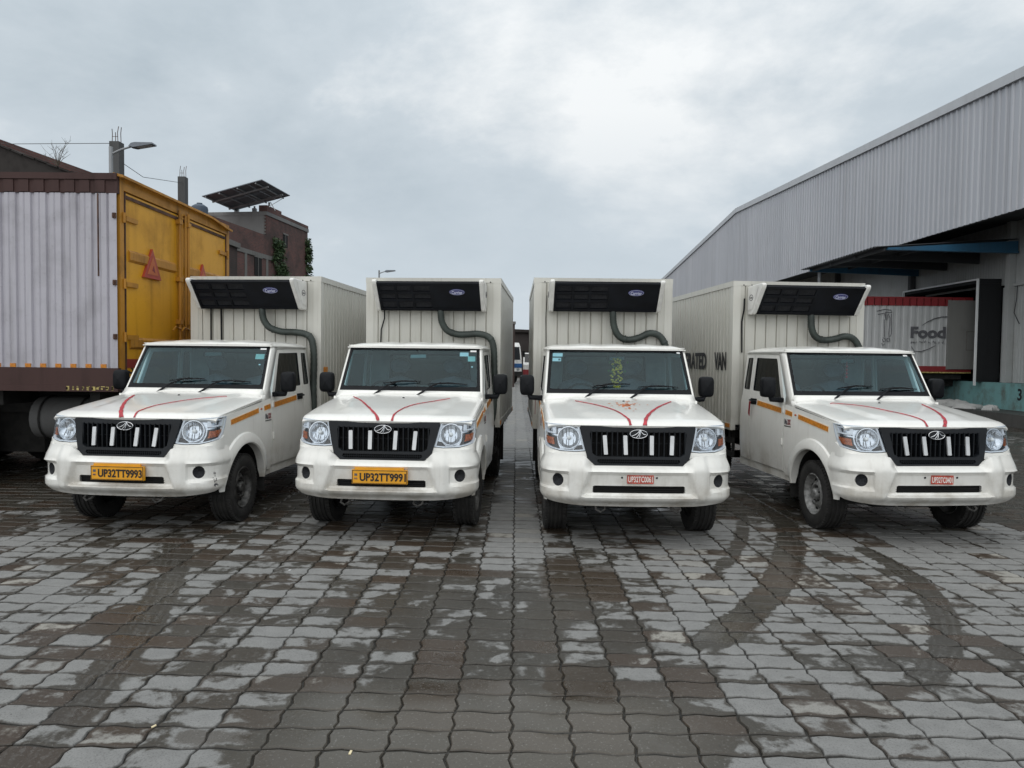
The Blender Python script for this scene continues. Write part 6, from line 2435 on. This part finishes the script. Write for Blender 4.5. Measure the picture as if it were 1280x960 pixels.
for u, v in ((0.95, 0.36), (0.97, 0.95), (0.95, 0.62)):
    p = sq(u, v) - nrm_ * 0.12
    wpos = p + o_
    loc = Matrix.Rotation(0.13, 4, 'Z') @ (wpos - Vector((-15.91, 45, 0)))
    zb = (10.78 if loc.y > 0 else 9.28)
    b = MB()
    b.tube([p, Vector((p.x, p.y, zb - o_.z))], 0.06, 6)
    b.box(p.x - 0.12, p.x + 0.12, p.y - 0.12, p.y + 0.12, zb - o_.z, zb - o_.z + 0.35)
    b.build('leg', 'galvanised', sa)
b = MB()
b.tube([sq(0.95, 0.12) - nrm_ * 0.1, sq(0.6, 0.10) + Vector((-0.3, 0, -0.95))], 0.025, 5)
b.tube([sq(0.98, 0.35) - nrm_ * 0.1, sq(0.75, 0.15) + Vector((0, 0, -1.0))], 0.025, 5)
b.build('brace', 'white_trim', sa)

b = MB().lathe([(0, 0), (0.42, 0), (0.46, 0.1), (0.44, 0.2), (0.46, 0.3), (0.44, 0.42), (0.46, 0.55), (0.42, 0.72), (0.25, 0.84), (0.16, 0.86), (0.15, 0.93), (0, 0.94)], 20)
o = b.build('water_tank', 'tank_blue', smooth=40, loc=(-17.9, 40.0, 9.27))
tag(o, 'small dark blue rooftop water tank behind the yellow container', 'water tank')

cp = tag(empty('climbing_plant', (-15.6, 47.0, 0)), 'dark green creeper climbing the right wall of the brick building', 'plant')
cl_ = []
rg = random.Random(17)
mB = Matrix.Translation((-15.91, 45, 0)) @ Matrix.Rotation(-0.13, 4, 'Z')
for i in range(60):
    t = rg.random()
    z = 4.5 + 4.6 * t ** 0.8
    yy = 1.3 + (1 - t) * 1.4 * rg.uniform(-0.6, 1.6) + rg.uniform(-0.3, 0.5)
    w_ = mB @ Vector((0.12, yy, z)) - Vector((-15.6, 47, 0))
    cl_.append((w_, (0.28, 0.42, 0.35)))
for i in range(50):
    z = 4.5 + 5.4 * rg.random()
    w_ = mB @ Vector((0.10 + 0.45 * (1 - (z - 4.5) / 5.6) * rg.random(), 6.0 + rg.uniform(-0.2, 0.5) * (10.5 - z) / 4, z)) - Vector((-15.6, 47, 0))
    cl_.append((w_, (0.25, 0.35, 0.32)))
leaves('foliage', 'leaf_ivy', cl_, 5200, 0.11, cp, 3)
b = MB()
for yy, x0 in ((1.5, 0.05), (2.2, 0.05), (6.1, 0.06)):
    b.tube([mB @ Vector((x0, yy, 0)) - Vector((-15.6, 47, 0)), mB @ Vector((x0, yy + 0.2, 3)) - Vector((-15.6, 47, 0)), mB @ Vector((x0, yy - 0.1, 6)) - Vector((-15.6, 47, 0)), mB @ Vector((x0, yy + 0.1, 8.5)) - Vector((-15.6, 47, 0))], [0.05, 0.04, 0.03, 0.015], 6)
b.build('stem', 'bark', cp)

# ------------------------------------------------------------------ far end of the lane
b = MB()
b.box(-9, 9, 0, 8, -0.01, 3.95)
o = empty('far_shed', (-4.2, 62, 0))
b.build('wall', 'shed_dark', o)
b = MB()
b.prism([(-9.2, 3.952), (9.2, 3.952), (9.2, 4.05), (0, 4.35), (-9.2, 4.05)], -0.3, 8.3, 'y')
b.build('roof', 'tile_roof', o)
tag(o, 'low dark shed closing the far end of the lane', 'shed')
gp = empty('gate_pillar', (-0.33, 42, 0))
MB().box(-0.22, 0.22, -0.22, 0.22, -0.01, 3.7).build('shaft', 'brick_dark', gp)
MB().box(-0.27, 0.27, -0.27, 0.27, 3.702, 3.85).build('cap', 'concrete', gp)
tag(gp, 'brick gate pillar at the far left of the lane gap', 'pillar')
fv = tag(empty('far_lorry', (-0.55, 46.3, 0)), 'distant white lorry cab with blue lower band seen down the lane', 'lorry')
c = simple_cab(fv, Matrix.Translation((0, 0, 0.12)) @ Matrix.Rotation(R(28), 4, 'Z'), 'cab_white', 'cab_blue')
b = MB()
b.box(-1.05, 1.05, 2.0, 6.5, 1.1, 3.0, Matrix.Rotation(R(28), 4, 'Z'))
b.build('load_body', 'container_maroon', fv)
for x_, y_ in ((-0.85, 0.9), (0.85, 0.9), (-0.85, 4.6), (0.85, 4.6)):
    p = Matrix.Rotation(R(28), 4, 'Z') @ Vector((x_, y_, 0))
    t = big_wheel(fv, p.x, p.y, 0.45, 0.25, 'x')
    t.rotation_euler = (0, 0, R(28))
tp_ = tag(empty('far_tempo', (1.25, 50.0, 0)), 'distant small white vehicle with red lower body right of the far lorry', 'vehicle')
b = MB()
b.prism([(0, 0.9), (0, 1.25), (0.5, 1.4), (0.85, 2.05), (2.6, 2.1), (3.3, 1.4), (3.4, 0.9)], -0.75, 0.75, 'x')
bd = b.build('upper_body', 'cab_white', tp_)
b = MB()
b.box(-0.77, 0.77, -0.02, 3.42, 0.35, 0.899)
b.build('lower_body', 'food_red', tp_)
b = MB()
b.prism([(0.495, 1.41), (0.83, 2.0), (0.80, 2.01), (0.48, 1.42)], -0.66, 0.66, 'x')
b.build('windscreen', 'glass_dark', tp_)
for s in (-1, 1):
    b = MB()
    b.prism([(0.75, 1.45), (1.0, 1.95), (2.2, 1.98), (2.2, 1.45)], s * 0.751, s * 0.76, 'x')
    b.build('side_window', 'glass_dark', tp_)
    for y_ in (0.75, 2.7):
        big_wheel(tp_, s * 0.66, y_, 0.31, 0.2, 'x')


def far_tree(loc, h, spread, lb, seed):
    t = tag(empty('far_tree', loc), lb, 'tree')
    b = MB()
    b.tube([(0, 0, 0), (0.1, 0, h * 0.3), (0, 0.1, h * 0.55), (0.1, 0, h * 0.8)], [0.22, 0.17, 0.12, 0.05], 8)
    rg = random.Random(seed)
    cl = []
    for i in range(16):
        a = rg.uniform(0, 2 * PI)
        rr = spread * rg.uniform(0.2, 0.9)
        z = h * rg.uniform(0.42, 0.95)
        p = Vector((rr * math.cos(a), rr * math.sin(a), z))
        b.tube([(0, 0, z * 0.6), p * 0.6 + Vector((0, 0, z * 0.35)), p], [0.06, 0.04, 0.015], 5)
        cl.append((p, (spread * 0.36, spread * 0.36, h * 0.11)))
    b.build('trunk', 'bark', t, 50)
    leaves('crown', 'leaf_tree', cl, 2600, 0.13, t, seed)


far_tree((1.95, 58, 0), 5.2, 1.0, 'dark bushy tree beyond the lane, right of the gap', 5)
far_tree((4.6, 61, 0), 4.6, 1.6, 'rounded dark tree past the far end of the lane, hidden behind the third truck', 8)
far_tree((-22.0, 60, 0), 8.5, 3.0, 'broad tree hidden mostly behind the brick building', 6)
